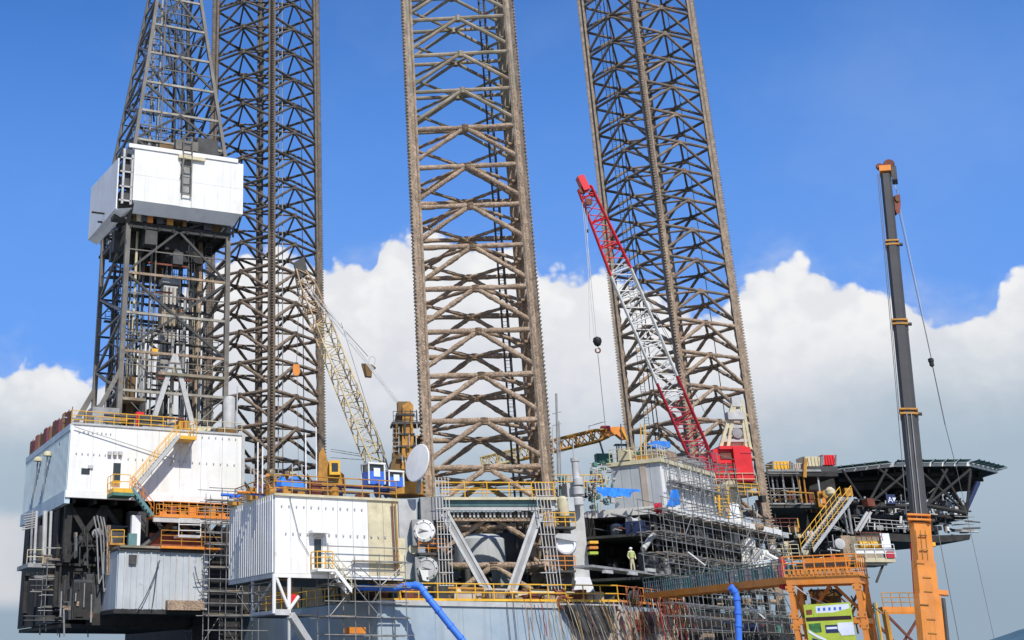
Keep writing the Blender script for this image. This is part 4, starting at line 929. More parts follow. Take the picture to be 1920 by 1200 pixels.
# scaffolded clutter round the foot of the dark leg
LG = thing('leg_foot_gear', 'sandy boxes and scaffold pieces round the foot of the dark leg', 'deck gear', at(515, 910, Y=118))
for i in range(26):
    u = rnd.uniform(488, 545); v = rnd.uniform(885, 922); fbox(LG, 'box', dict(Y=rnd.uniform(112, 118)), u, v - rnd.uniform(4, 12), u + rnd.uniform(4, 12), v, .8, rnd.choice(['ochre', 'growth', 'beige', 'rust_red', 'orange', 'leg_clean']))
for u in (470, 476, 548, 566): fbar(LG, 'pole', dict(Y=112), u, 870, u + 1, 930, .05, 'light_grey')
# satellite dish style white cover by the leg
DI = thing('satellite_dish', 'big white round dish cover beside the brown crane post', 'dish', at(782, 905, Y=96.5))
dax = Vector((-.85, -.50, .22)).normalized(); dc = at(783, 868, Y=97)
disc(DI, 'dish_face', dc, dax, [(.05, -.35), (.9, -.28), (1.45, -.05), (1.5, .02), (1.44, .08), (.8, .12), (.02, .13)], 'white', 36); bar(DI, 'mount', dc - dax * .2, at(785, 925, Y=97.6), .18, 'steel_grey')

# ------------------------------------------------------------------ jack houses round the near leg
def jack_tower(u0, u1, v0, v1, Y, label, side):
    r = thing('jack_house', label, 'jack house', at((u0 + u1) / 2, v1, Y=Y), 'jack houses of the near leg')
    fbox(r, 'column', dict(Y=Y), u0, v0, u1, v1, 2.2, 'light_grey')
    um = (u0 + u1) / 2
    fpoly(r, 'column_cheek', dict(Y=Y + .3), [(u1, v0 + 2), (u1 + side * 16, v0 + 2), (u1 + side * 28, v0 + 62), (u1 + side * 28, v0 + 74), (u1, v0 + 60)] if side > 0 else [(u0, v0 + 2), (u0 - 16, v0 + 2), (u0 - 20, v0 + 60), (u0, v0 + 60)], 1.4, 'grey_house')
    return r
J1 = jack_tower(752, 786, 936, 1086, 98.2, 'pale grey jack house column left of the near leg with two round covers', 1)
for v, m_ in ((995, 'white'), (1066, 'light_grey')):
    c = at(795 if v < 1000 else 801, v, Y=96.8); disc(J1, 'round_cover', c, Vector((-.35, -.93, .1)), [(.72, -.45), (.80, -.4), (.82, 0), (.62, .08), (.58, .02), (.3, .05), (.02, .06)], m_, 26)
    for k in range(8): an = k * math.pi / 4; cx_ = Vector((-.35, -.93, .1)).normalized(); e1 = cx_.cross(UP).normalized(); e2 = e1.cross(cx_); boxo(J1, 'bolt', c + cx_ * .02 + (e1 * math.cos(an) + e2 * math.sin(an)) * .72, e1 * .05, e2 * .05, cx_ * .05, 'dark_steel')
    fbar(J1, 'cover_bar', dict(Y=96.68), (c.x and (786 if v < 1000 else 792)), v - 3, 806 if v < 1000 else 812, v + 2, .06, 'steel_grey')
    boxo(J1, 'cover_box', c + Vector((0, .9, -.1)), Vector((.85, .1, 0)), Vector((0, .5, 0)), UP * .95, 'steel_grey')
fpoly(J1, 'lower_cover', dict(Y=96.7), [(787, 1068), (816, 1070), (812, 1084), (803, 1090), (793, 1088)], .8, 'white')
fbox(J1, 'gallery', dict(Y=96.9), 786, 1036, 838, 1041, 1.2, 'dark_steel'); rail(J1, [at(786, 1036, Y=96.9), at(838, 1037, Y=96.9)], 'orange', 1.0, .7, 3)
fbox(J1, 'arm_box', dict(Y=97.5), 790, 932, 832, 975, 1.4, 'steel_grey'); disc(J1, 'valve', at(774, 1030, Y=97.9), Vector((0, -1, 0)), [(.35, 0), (.35, .3), (.1, .32)], 'beige')
J2 = jack_tower(1078, 1106, 905, 1082, 99.5, 'pale grey jack house column right of the near leg, topped by a pipe', -1)
for v in (1020,):
    c = at(1061, v, Y=97.2); disc(J2, 'round_cover', c, Vector((-.2, -.97, .1)), [(.72, -.6), (.78, -.5), (.74, 0), (.6, .05), (.56, -.1), (.02, -.08)], 'panel_wall', 26)
fpoly(J2, 'hood', dict(Y=97), [(1042, 1003), (1046, 1000), (1076, 1001), (1084, 1010), (1082, 1016), (1042, 1008)], 1.6, 'light_grey')
fpoly(J2, 'foot_flare', dict(Y=98.2), [(1078, 1082), (1106, 1082), (1122, 1128), (1068, 1128)], 1.8, 'panel_wall'); fpoly(J2, 'foot_housing', dict(Y=98), [(1040, 1076), (1066, 1074), (1080, 1090), (1078, 1100), (1040, 1100)], 1.5, 'dark_steel')
for v, m_ in ((984, 'yellow'), (1066, 'orange')):
    fbox(J2, 'gallery', dict(Y=97), 1022, v + 3, 1080, v + 7, 1.4, 'dark_steel'); rail(J2, [at(1022, v + 3, Y=97), at(1080, v + 3, Y=97)], m_, 1.0, .7, 3)
for i, v in enumerate((898, 915, 935)): disc(J2, 'stack_collar', at(1085, v + 12, Y=98.8), UP, [(.42, 0), (.42, .5), (.3, .6)], 'light_grey')
disc(J2, 'exhaust_pipe', at(1085, 940, Y=99), UP, [(.3, 0), (.28, 3.0), (.34, 3.05), (.34, 3.3), (.1, 3.3)], 'light_grey'); disc(J2, 'bottle', at(1057, 968, Y=98), UP, [(.42, 0), (.45, .1), (.4, 1.3), (.2, 1.5)], 'beige')
fbox(J2, 'arm_box', dict(Y=98), 1035, 932, 1078, 958, 1.2, 'grey_house'); fbar(J2, 'stay', dict(Y=97.8), 1062, 935, 1046, 965, .1, 'dark_steel', 'x')
for v0 in (1014, 1024, 1034): fbox(J2, 'side_step', dict(Y=98.5), 1106, v0, 1122, v0 + 5, .8, ('orange', 'lime', 'yellow')[(v0 // 10) % 3])
# upper frame between the towers and the two white raking struts
UF = thing('leg_guide_frame', 'guide frame across the near leg with yellow railed deck and two raking white struts', 'frame', at(930, 1110, Y=98))
fbox(UF, 'deck_plate', dict(Y=97.6), 790, 932, 1045, 937, 2.2, 'beige'); fbox(UF, 'teal_beam', dict(Y=97.9), 826, 938, 1016, 948, .5, 'teal'); fbox(UF, 'lower_beam', dict(Y=98), 826, 949, 1012, 957, .4, 'light_grey')
rail(UF, [at(830, 932, Y=97.7), at(1040, 932, Y=97.7)], 'yellow', 1.1, 1.6, 2, .045); rail(UF, [at(826, 934, Y=106), at(1010, 933, Y=106)], 'yellow', 1.2, 1.2, 3, .04)
for i in range(22): fbox(UF, 'grille_bar', dict(Y=98.3), 842 + i * 7.6, 959, 845.5 + i * 7.6, 970, .15, 'light_grey' if i % 4 else 'dark_steel')
fbox(UF, 'brown_beam', dict(Y=98.4), 826, 971, 1000, 977, .5, 'growth')
for (u0, v0, u1, v1) in ((833, 962, 920, 1118), (1010, 962, 956, 1118)):
    p0, p1 = at(u0, v0, Y=97.2), at(u1, v1, Y=96.4); dd = (p1 - p0).normalized(); sd = dd.cross(Vector((0, 1, 0))).normalized()
    for o in (-.26, .26): bar(UF, 'strut_flange', p0 + sd * o, p1 + sd * o, .1, 'light_grey', 'x', roll=Vector((0, 1, 0)))
    bar(UF, 'strut_web', p0, p1, .2, 'steel_grey', 'x', r2=.03, roll=Vector((0, 1, 0)))
for u0, u1 in ((816, 840), (1015, 1040)):                          # bundles of conduit up the chords
    for i in range(5):
        u = u0 + (u1 - u0) * i / 4; fbar(UF, 'conduit', dict(Y=96.6), u - (0 if u < 900 else 12), 905 if u > 900 else 895, u + 10 + (4 if u > 900 else 0), 1112, .035, 'light_cable')
    for v in range(930, 1100, 24): fbar(UF, 'conduit_clip', dict(Y=96.55), u0 - 2 + (v - 900) * .05 - (8 if u0 > 900 else 0), v, u1 + 2 + (v - 900) * .05 - (6 if u0 > 900 else 0), v, .035, 'light_grey')
# machinery inside the leg well, under the guide frame
LWG = thing('leg_well_machinery', 'dark drums and grey machines inside the near leg below the guide frame', 'machinery', at(930, 1110, Y=106))
for u, v, r_ in ((905, 1050, 2.2), (960, 1046, 1.4)): disc(LWG, 'drum', at(u, v + 25, Y=107), UP, [(r_ * .8, 0), (r_, .3), (r_, 2.6), (r_ * .7, 3)], 'grey_house' if r_ > 2 else 'dark_steel')
fbox(LWG, 'back_wall', dict(Y=112), 815, 960, 1110, 1120, .3, 'under_shade'); clutter(LWG, -20, -6, 15, 24, 6.2, 9.4, 60, 9, ['dark_steel', 'dark_grey', 'under_shade', 'growth', 'steel_grey'])
DG = thing('main_deck_gear', 'red, brown and rusty gear on the main deck behind the yellow rail', 'deck gear', at(900, 1125, t=HT - 1))
sA, sB = stz(at(715, 1125, t=HT - 1))[0], stz(at(1150, 1125, t=HT - 1))[0]
clutter(DG, sA, sB, HT - 2.6, HT - .8, 6.02, 7.0, 90, 15, ['rust_red', 'rust_red', 'brown_paint', 'growth', 'ochre', 'dark_steel', 'beige', 'hull_pink'])
hbox(DG, 'coaming', sA, sB, HT - 3, HT - 2.9, 6.02, 6.9, 'rust_red')
def lifebuoy(u, v, label):
    c = at(u, v, t=HT + .25); b = MB(); n = 18
    b.tube([c + (A * math.cos(2 * math.pi * i / n) + UP * math.sin(2 * math.pi * i / n)) * .42 for i in range(n + 1)], .1, 7); tag(b.build('lifebuoy', 'rust_red', None, True), label, 'lifebuoy')
lifebuoy(1056, 1130, 'dark red ring hanging on the hull edge below the yellow rail')
RG = thing('cable_reel', 'rusty round cable reel at the right end of the yellow rail', 'reel', at(1182, 1135, q=12.0)); rc_ = at(1183, 1119, q=12.0)
for o in (0, .5): MB().tube([rc_ + NB * o + (B * math.cos(i * math.pi / 9) + UP * math.sin(i * math.pi / 9)) * .68 for i in range(19)], .05, 6).build('reel_rim', 'rust_red', RG, True)
for i in range(6): bar(RG, 'spoke', rc_ + NB * .5, rc_ + NB * .5 + (B * math.cos(i * math.pi / 3) + UP * math.sin(i * math.pi / 3)) * .68, .03, 'rust_red')
disc(RG, 'cable_core', rc_, NB, [(.42, 0), (.42, .5)], 'dark_steel')

# ------------------------------------------------------------------ living quarters on the slanted side
QQ = 10.0
def kq(p): d = p - CL; return d.dot(B), d.dot(NB)
k0_ = kq(at(1240, 905, q=QQ))[0]; kz = at(1240, 952, q=QQ).z; kzt = at(1240, 868, q=QQ).z; k1_ = kq(at(1338, 925, q=QQ))[0]
QH = thing('living_quarters', 'white and grey quarters block with boarded sides above the dark scaffolding', 'quarters', qw(k0_ + 5, 7, kz))
QB = 5.6
MB().abox(k0_ + .04, k1_, QB, QQ - .02, kz, kzt, qw).build('wall_core', 'white_wall', QH)
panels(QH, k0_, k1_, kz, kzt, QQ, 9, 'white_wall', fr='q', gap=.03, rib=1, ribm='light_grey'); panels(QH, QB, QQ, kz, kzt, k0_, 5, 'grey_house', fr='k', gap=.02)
MB().abox(k0_ - .25, k1_ + .2, QB - .3, QQ + .3, kzt + .01, kzt + .35, qw).build('roof_slab', 'beige', QH)
MB().abox(k0_ - 1.4, k1_ + 16, QB - 2.6, QQ + .9, kz - .5, kz - .02, qw).build('deck_slab', 'light_grey', QH)
MB().abox(k0_ - 1.5, k1_ + 14, QQ + .92, QQ + 1.0, kz - .52, kz + .1, qw).build('slab_edge', 'white', QH); MB().abox(k0_ - 1.5, k0_ - 1.42, QB - 2.6, QQ + .9, kz - .52, kz + .1, qw).build('slab_edge', 'white', QH)
for i in range(5): MB().abox(k0_ - 1.2 + i * .2, k0_ - 1.1 + i * .2, QB, QQ, kz, kz + .01, qw)
MB().abox(k0_ - .12, k0_ - .02, 8.5 - .25, 8.5 + .3, kz, kzt, qw).build('rust_streak_door', 'hull_pink', QH)
for i in range(5):
    k = k0_ + 1 + i * (k1_ - k0_ - 2) / 4; bar(QH, 'wall_pipe', qw(k, QQ + .35, kz), qw(k, QQ + .35, kzt + .3), .07, 'light_grey')
MB().abox(k0_ + .6, k1_ + 1, QQ + .3, QQ + .9, kz + 2.2, kz + 2.35, qw).build('side_gallery', 'steel_grey', QH); rail(QH, [qw(k0_ + .6, QQ + .9, kz + 2.3), qw(k1_ + 1, QQ + .9, kz + 2.3)], 'light_grey', 1.0, 1.5)
MB().abox(k0_ + 2, k1_ - 2, QQ - 2.8, QQ - .4, kzt + .4, kzt + .8, qw).build('roof_cover', 'light_grey', QH); MB().abox(k0_ + 6, k1_ - .4, QQ - 2.2, QQ - .2, kzt + .82, kzt + 1.2, qw).build('roof_cover', 'steel_grey', QH)
rail(QH, [qw(k0_ - .1, QB, kzt + .35), qw(k0_ - .1, QQ, kzt + .35), qw(k0_ + 2, QQ, kzt + .35)], 'beige', 1.1, .5, 3)
RGQ = thing('quarters_roof_gear', 'tan boxes, pipes and a blue sheet on the roof of the quarters block', 'roof gear', qw(k0_ + 3, 8, kzt + .4))
clutter(RGQ, k0_, k0_ + 7, QB + .2, QQ - .4, kzt + .4, kzt + 1.5, 26, 51, ['beige', 'ochre', 'growth', 'green_paint', 'light_grey', 'leg_clean'], qw)
fpoly(RGQ, 'blue_sheet', dict(Y=112), [(1216, 832), (1228, 826), (1256, 828), (1258, 838), (1240, 842), (1218, 836)], 1.0, 'tarp_blue')
for u, c_ in ((1203, 'yellow'), (1212, 'yellow'), (1209, 'light_grey'), (1166, 'dark_grey')): fbar(RGQ, 'pole', dict(Y=109), u - 2, 795, u, 862, .05, c_)
# scaffolding and clutter left of the block, where the blue sheet hangs
SQ = thing('pipe_rack', 'grey tangle of scaffold tubes and pipes left of the quarters block', 'pipe rack', at(1130, 950, Y=107))
q_ = random.Random(77)
for i in range(70):
    u = q_.uniform(1106, 1150); v = q_.uniform(866, 950)
    if q_.random() < .5: fbar(SQ, 'tube', dict(Y=q_.uniform(106, 110)), u, v, u + q_.uniform(-3, 3), v + q_.uniform(8, 26), .04, q_.choice(['light_grey', 'scaffold', 'green_paint', 'beige']))
    elif q_.random() < .5: fbar(SQ, 'tube', dict(Y=q_.uniform(106, 110)), u, v, u + q_.uniform(8, 20), v + q_.uniform(-2, 2), .05, q_.choice(['dark_grey', 'scaffold', 'steel_grey']))
    else: fbox(SQ, 'box', dict(Y=q_.uniform(107, 110)), u, v, u + q_.uniform(4, 9), v + q_.uniform(4, 9), .5, q_.choice(['dark_steel', 'growth', 'rust_red', 'teal', 'light_grey', 'green_paint']))
b = MB(); n_ = 22; m_ = 6
for j in range(m_):
    for i in range(n_):
        f = i / (n_ - 1); g = j / (m_ - 1); lo = 931 if .12 < f < .8 else 923
        b.v.append(at(1119 + 81 * f, 913 + 5 * f + (lo - 913 - 5 * f + 1.6 * math.sin(f * 19)) * g, Y=104.5 + .9 * (1 - g) + .16 * math.sin(f * 31 + g * 2) + .3 * noise.noise(Vector((f * 7, g * 2, 1)))))
for j in range(m_ - 1):
    for i in range(n_ - 1): a = j * n_ + i; b.f.append((a, a + 1, a + n_ + 1, a + n_))
k = len(b.v); b.v += [v + Vector((0, .04, .02)) for v in b.v[:k]]; b.f += [tuple(x + k for x in f[::-1]) for f in b.f]
tp = b.build('tarpaulin', 'tarp_blue', None, True); tag(tp, 'long bright blue tarpaulin stretched left of the grey quarters wall', 'tarpaulin')
tp = fpoly(None, 'tarpaulin', dict(q=QQ + 1.05), [(1262, 918), (1272, 918), (1276, 946), (1262, 950), (1252, 948), (1258, 934)], .12, 'tarp_blue'); tag(tp, 'small blue tarpaulin hanging on the white side of the quarters block', 'tarpaulin')
disc(SQ, 'red_reel', at(1230, 953, q=QQ + 1.2), NB, [(.1, 0), (.42, .02), (.42, .1), (.2, .12), (.2, .3), (.42, .32), (.42, .4), (.1, .41)], 'pink_red')
# dark decks below the quarters
DKS = thing('lower_decks', 'dark open decks and bulkheads under the quarters block behind scaffolding', 'deck block', qw(20, 8, 6))
MB().abox(k0_ - 6, 36, 3.6, 3.9, 6, kz - .5, qw).build('bulkhead_plate', 'under_shade', DKS)
for i in range(15): MB().abox(k0_ - 5.8 + i * 2.1, k0_ - 5.6 + i * 2.1, 3.9, 4.2, 6, kz - .5, qw).build('stiffener', 'under_shade', DKS)
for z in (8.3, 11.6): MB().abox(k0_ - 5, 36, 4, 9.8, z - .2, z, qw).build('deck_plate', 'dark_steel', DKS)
for i in range(8):
    k = k0_ - 1 + i * 3.4; bar(DKS, 'column', qw(k, 9.4, 6), qw(k, 9.4, kz - .5), .16, 'dark_steel', 'x')
    if i < 7: bar(DKS, 'cross_brace', qw(k, 9.3, 8.3), qw(k + 3.4, 9.3, 11.4), .09, 'dark_steel', 'x')
clutter(DKS, k0_ - 4, 34, 7.5, 9.6, 8.35, 10.8, 70, 63, ['steel_grey', 'dark_steel', 'light_grey', 'dark_grey', 'growth', 'teal'], qw); clutter(DKS, k0_ - 4, 34, 7.5, 9.6, 11.65, 13.3, 50, 64, ['steel_grey', 'dark_steel', 'light_grey', 'rust_red', 'dark_grey'], qw)
clutter(DKS, k0_ - 4, 34, 5, 9, 8.35, 10.4, 60, 61, ['dark_grey', 'under_shade', 'dark_steel', 'steel_grey', 'dark_steel'], qw); clutter(DKS, k0_ - 4, 34, 5, 9, 11.65, 13.2, 44, 62, ['dark_grey', 'under_shade', 'steel_grey', 'navy'], qw)
fbar(DKS, 'silver_duct', dict(q=QQ + .4), 1206, 1030, 1226, 1000, .22, 'light_grey')
scaffold('scaffold', 'wide tube scaffold under the white slab edge, dark decks behind', qw(k0_ - 6.2, QQ + .4, 6.2), B, 9, NB, 1, [0, 2, 3.7, 5.3, 7.0], 33, pitch=2.0)
scaffold('scaffold', 'tube scaffold on the bow side below the red crane', qw(k0_ + 12.0, QQ - .2, 6.0), B, 5, NB, 1, [0, 1.9, 3.8, 5.6, 7.2], 35, pitch=2.1)
scaffold('scaffold', 'light scaffold frame against the white side of the quarters block', qw(k0_ + .5, QQ + .6, kz - .1), B, 5, NB, 1, [0, 2.1, 4.2], 36, planks=False, pitch=2.0, tails=.8)
fbox(DKS, 'walkway_edge', dict(q=QQ + 1.2), 1112, 1071, 1300, 1076, 1.5, 'steel_grey')
for u, v in ((1136, 1069), (1216, 1066), (1182, 1072)): fbox(DKS, 'light_box', dict(q=QQ + 1.3), u, v, u + 14, v + 6, .3, 'light_grey')
# worker in a pale vest
def person():
    r = thing('person', 'worker in pale clothes and a yellow green vest standing on the scaffold deck', 'person', at(1187, 1071, q=QQ + 1.0))
    f = WM[r.name].to_translation(); h = 1.72
    J = dict(p=(0, 0, .53), c=(0, 0, .78), n=(0, 0, .86), hd=(0, 0, .93), ht=(0, 0, .985), ls=(-.11, 0, .81), le=(-.16, .02, .63), lh=(-.12, -.09, .5), rs=(.11, 0, .81), re=(.17, .02, .64), rh=(.15, -.08, .5),
             lk=(-.06, -.01, .28), lf=(-.07, 0, .03), lt=(-.07, -.08, .015), rk=(.06, -.02, .28), rf=(.08, .01, .03), rt=(.08, -.07, .015))
    E_ = ['pc', 'cn', ('n', 'hd'), ('hd', 'ht'), ('c', 'ls'), ('ls', 'le'), ('le', 'lh'), ('c', 'rs'), ('rs', 're'), ('re', 'rh'), ('p', 'lk'), ('lk', 'lf'), ('lf', 'lt'), ('p', 'rk'), ('rk', 'rf'), ('rf', 'rt')]
    ks = list(J); me = bpy.data.meshes.new('body'); me.from_pydata([Vector(J[k]) * h for k in ks], [(ks.index(e[0]), ks.index(e[1])) for e in E_], [])
    me.materials.append(MATS['beige']); o = bpy.data.objects.new('body', me); put(o, r, Matrix.Translation(f))
    o.modifiers.new('skin', 'SKIN'); o.modifiers.new('sub', 'SUBSURF').render_levels = 2
    rad = dict(p=.1, c=.115, n=.04, hd=.068, ht=.05, ls=.05, le=.035, lh=.028, rs=.05, re=.035, rh=.028, lk=.055, lf=.035, lt=.03, rk=.055, rf=.035, rt=.03)
    for k, sv in zip(ks, me.skin_vertices[0].data): sv.radius = (rad[k] * h * .9,) * 2; sv.use_root = k == 'p'
    MB().lathe(f + UP * .56 * h, UP, [(.12 * h, 0), (.115 * h, .1 * h), (.12 * h, .24 * h), (.05 * h, .285 * h)], 12).build('vest', 'hivis', r, True)
    MB().lathe(f + UP * .95 * h, UP, [(.082 * h, 0), (.07 * h, .03 * h), (.04 * h, .06 * h), (.005, .065 * h)], 12).build('helmet', 'white', r, True)
person()

# ------------------------------------------------------------------ red crane
C2 = thing('pedestal_crane', 'red crane with a long red and white lattice boom rising to the left', 'crane', at(1380, 905, Y=124))
ft, tp2 = at(1322, 878, Y=122), at(1096, 352, Y=113)
def cm(f): return 'red' if f > .73 else 'white' if f > .24 else 'pink_red'
boom(C2, ft, tp2, 1.6, 1.3, 2.05, cm, 34, .115, .055, Vector((1, -.2, 0)), f0=.08, f1=.3)
hp = tp2 + (tp2 - ft).normalized() * .4
boxo(C2, 'boom_head', hp, Vector((.32, 0, .1)), Vector((0, .5, 0)), Vector((-.25, 0, .75)), 'red')
for u, v in ((1092, 356), (1104, 378), (1112, 362)): disc(C2, 'sheave', at(u, v, Y=112.6), Vector((0, 1, 0)), [(.32, 0), (.38, .06), (.38, .2), (.3, .26)], 'rust_red')
for u0, v0, u1, v1 in ((1104, 350, 1290, 700), (1110, 356, 1330, 790)): rope(C2, 'luffing_rope', at(u0, v0, Y=113), at(u1, v1, Y=121), .025, 'cable')
# cab and machinery house
PC = dict(Y=123)
fbox(C2, 'machinery_house', dict(Y=123.3), 1344, 842, 1380, 898, 3.2, 'red'); fbox(C2, 'operator_cab', dict(Y=122.8), 1383, 838, 1416, 902, 2.4, 'red'); fbox(C2, 'roof_ledge', dict(Y=122.9), 1350, 836, 1400, 842, 2.6, 'red')
for i in range(7): fbox(C2, 'louvre_slat', dict(Y=123.25), 1344, 866 + i * 4.4, 1380, 868.6 + i * 4.4, .12, 'rust_red' if i % 2 else 'red')
fbox(C2, 'dark_panel', dict(Y=123.2), 1352, 848, 1374, 860, .08, 'rust_red'); fbox(C2, 'door_frame', dict(Y=122.75), 1389, 848, 1410, 850, .05, 'pink_red')
fpoly(C2, 'boom_heel', dict(Y=122.4), [(1306, 852), (1330, 858), (1345, 872), (1345, 884), (1322, 898)], .5, 'pink_red'); fbox(C2, 'winch_case', dict(Y=122.2), 1332, 848, 1346, 866, 1.2, 'pink_red')
fbox(C2, 'under_frame', dict(Y=123.4), 1340, 898, 1412, 906, 2.6, 'rust_red')
for u0, u1 in ((1350, 1376), (1406, 1390), (1364, 1378), (1398, 1387)): fbar(C2, 'a_frame_leg', dict(Y=124.5), u0, 842, u1, 752, .16, 'beige', 'x')
for v, a, b_ in ((826, 1356, 1403), (800, 1364, 1400), (770, 1371, 1394)): fbar(C2, 'a_frame_tie', dict(Y=124.5), a, v, b_, v, .14, 'light_grey', 'x')
fbox(C2, 'head_plate', dict(Y=124.3), 1374, 744, 1392, 762, .5, 'light_grey'); fpoly(C2, 'gantry_plate', dict(Y=124.7), [(1352, 842), (1360, 822), (1384, 816), (1402, 824), (1407, 842)], .4, 'beige')
fbox(C2, 'head_box', dict(Y=124), 1366, 772, 1396, 786, .9, 'light_grey'); disc(C2, 'sheave', at(1383, 812, Y=124.2), Vector((0, 1, 0)), [(.5, 0), (.55, .1), (.3, .2)], 'steel_grey')
MB().lathe(at(1375, 1010, Y=125), UP, [(1.2, 0), (1.2, 4.6), (1.8, 4.9), (1.8, 5.3)], 22).build('pedestal', 'beige', C2, True)
fbox(C2, 'crane_gallery', dict(Y=122.6), 1318, 908, 1420, 913, 3, 'leg_clean'); rail(C2, [at(1318, 909, Y=122.7), at(1420, 909, Y=122.7)], 'beige', 1.1, 1.3); rail(C2, [at(1385, 928, Y=122.5), at(1424, 930, Y=122.5)], 'yellow', 1.1, .8, 3)
for u in (1338, 1356): ladder(C2, at(u + 4, 1000, Y=122), at(u, 912, Y=122), (1, 0, 0), 'yellow', .9, .08)
fbox(C2, 'yellow_box', dict(Y=122), 1330, 928, 1344, 942, 1, 'yellow')
hb = thing('hook_block', 'black ball hook on a long thin wire below the red boom tip', 'hook', at(1121, 660, Y=113))
MB().lathe(at(1121, 650, Y=113), UP, [(.05, 0), (.28, .15), (.42, .5), (.36, .8), (.1, .95)], 16).build('ball', 'black', hb, True)
MB().tube([at(1121 + 4.5 * math.sin(a), 657 - 4.5 * math.cos(a), Y=113) for a in [i * .5 for i in range(12)]], .07, 6).build('hook', 'rust_red', hb)
rope(hb, 'hoist_rope', at(1093, 362, Y=113), at(1119, 640, Y=113), .03, 'light_cable'); rope(hb, 'hoist_rope', at(1090, 362, Y=113), at(1115, 640, Y=113), .022, 'light_cable'); rope(hb, 'sling', at(1121, 664, Y=113), at(1135, 800, Y=112), .03, 'cable')
rope(hb, 'whip_line', at(1100, 370, Y=113), at(1106, 636, Y=113), .022, 'light_cable')
disc(hb, 'line_weight', at(1102, 436, Y=113), UP, [(.05, 0), (.1, .05), (.1, .3), (.05, .35)], 'dark_grey')
# orange flat boom behind, with the small mast
C3 = thing('small_crane_boom', 'low orange and sandy crane boom resting level between two legs', 'crane boom', at(1100, 830, Y=128))
boom(C3, at(905, 868, Y=131), at(1140, 812, Y=127), 1.2, .8, 1.3, lambda f: 'boom_tan' if f < .45 else 'ochre', 24, .11, .07, Vector((0, 1, 0)))
fpoly(C3, 'boom_head', dict(Y=127), [(1128, 806), (1150, 800), (1170, 800), (1176, 822), (1168, 824), (1156, 814), (1130, 822)], .8, 'orange'); fbox(C3, 'red_winch', dict(Y=126.8), 1129, 798, 1145, 807, .7, 'pink_red')
fbar(C3, 'head_frame', dict(Y=126.8), 1164, 802, 1176, 826, .09, 'yellow'); fbar(C3, 'hanging_hook', dict(Y=127), 1124, 826, 1131, 850, .1, 'dark_grey')
fbar(C3, 'guard_rail', dict(Y=127), 1104, 799, 1136, 790, .04, 'light_grey'); fbar(C3, 'guard_rail', dict(Y=127), 1104, 799, 1106, 812, .04, 'light_grey')
fbox(C3, 'work_cage', dict(Y=126.8), 1154, 832, 1176, 834, .8, 'dark_grey')
for u in (1156, 1160, 1174): fbar(C3, 'cage_leg', dict(Y=126.8), u, 832, u + 2, 868, .07, 'dark_grey')
for i, (u, v0) in enumerate(((1043, 738), (1048, 790), (1036, 800), (1074, 822))):
    m_ = tag(bar(None, 'antenna_mast', at(u + 4, 905, Y=118), at(u, v0, Y=118), .06 if i else .11, 'steel_grey' if i < 2 else 'light_grey'), ('tallest grey antenna mast right of the near leg', 'thin antenna rod just right of the tallest mast', 'thin antenna rod closest to the toothed leg edge', 'short pale antenna rod furthest right of the masts')[i], 'mast', 'masts right of the near leg')
    for k in range(2 if i < 2 else 0): bar(m_, 'cross_arm', at(u - 7, v0 + 38 + k * 22, Y=118), at(u + 9, v0 + 34 + k * 22, Y=118), .04, 'steel_grey')
fbox(C3, 'boom_support', dict(Y=129), 1120, 850, 1150, 870, 1, 'green_paint')
# distant green machinery right of the near leg
GM = thing('green_deck_houses', 'green and sandy machinery houses behind the right jack house', 'deck houses', at(1080, 930, Y=116))
q_ = random.Random(91)
for i in range(44):
    u = q_.uniform(1030, 1125); v = q_.uniform(892, 940); fbox(GM, 'box', dict(Y=q_.uniform(108, 118)), u, v - q_.uniform(3, 12), u + q_.uniform(4, 16), v, 1.0, q_.choice(['green_paint', 'teal', 'green_paint', 'beige', 'dark_steel', 'growth', 'light_grey']))
for i in range(14): fbar(GM, 'pipe', dict(Y=108), 1040 + i * 6, 878 + q_.uniform(0, 20), 1041 + i * 6, 930, .05, 'light_grey')
rail(GM, [at(1030, 916, Y=104), at(1130, 916, Y=104)], 'yellow', 1.1, 1.4)

# ------------------------------------------------------------------ helideck and the bow
HC = Vector((74.9, 152, 0)); HZ = 23.0; HR = 10.7; tow = math.atan2(-HC.y, -HC.x)
HD = thing('helideck', 'dark helicopter deck on steel trusses reaching out at the bow, seen from below', 'helideck', HC + UP * 15)
hv = [HC + Vector((math.cos(tow + math.pi / 4 * k), math.sin(tow + math.pi / 4 * k), 0)) * HR for k in range(8)]
MB().prism([v + UP * (HZ - .35) for v in hv], UP * .3).build('deck_plate', 'under_shade', HD)
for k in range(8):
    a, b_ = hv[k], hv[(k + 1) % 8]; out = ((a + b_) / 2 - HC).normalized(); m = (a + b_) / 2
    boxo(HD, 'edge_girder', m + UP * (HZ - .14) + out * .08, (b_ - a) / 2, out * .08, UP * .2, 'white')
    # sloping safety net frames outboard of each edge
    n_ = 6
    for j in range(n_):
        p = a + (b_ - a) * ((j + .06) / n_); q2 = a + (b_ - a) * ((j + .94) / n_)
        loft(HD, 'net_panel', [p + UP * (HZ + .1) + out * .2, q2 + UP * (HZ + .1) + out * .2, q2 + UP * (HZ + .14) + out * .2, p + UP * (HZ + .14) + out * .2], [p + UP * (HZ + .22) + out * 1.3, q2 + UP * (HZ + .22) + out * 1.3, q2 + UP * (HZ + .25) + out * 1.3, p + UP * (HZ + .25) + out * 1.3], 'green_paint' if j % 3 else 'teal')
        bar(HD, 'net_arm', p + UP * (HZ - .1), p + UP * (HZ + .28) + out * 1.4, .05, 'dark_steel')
toV = Vector((math.cos(tow), math.sin(tow), 0)); acr = Vector((-toV.y, toV.x, 0))
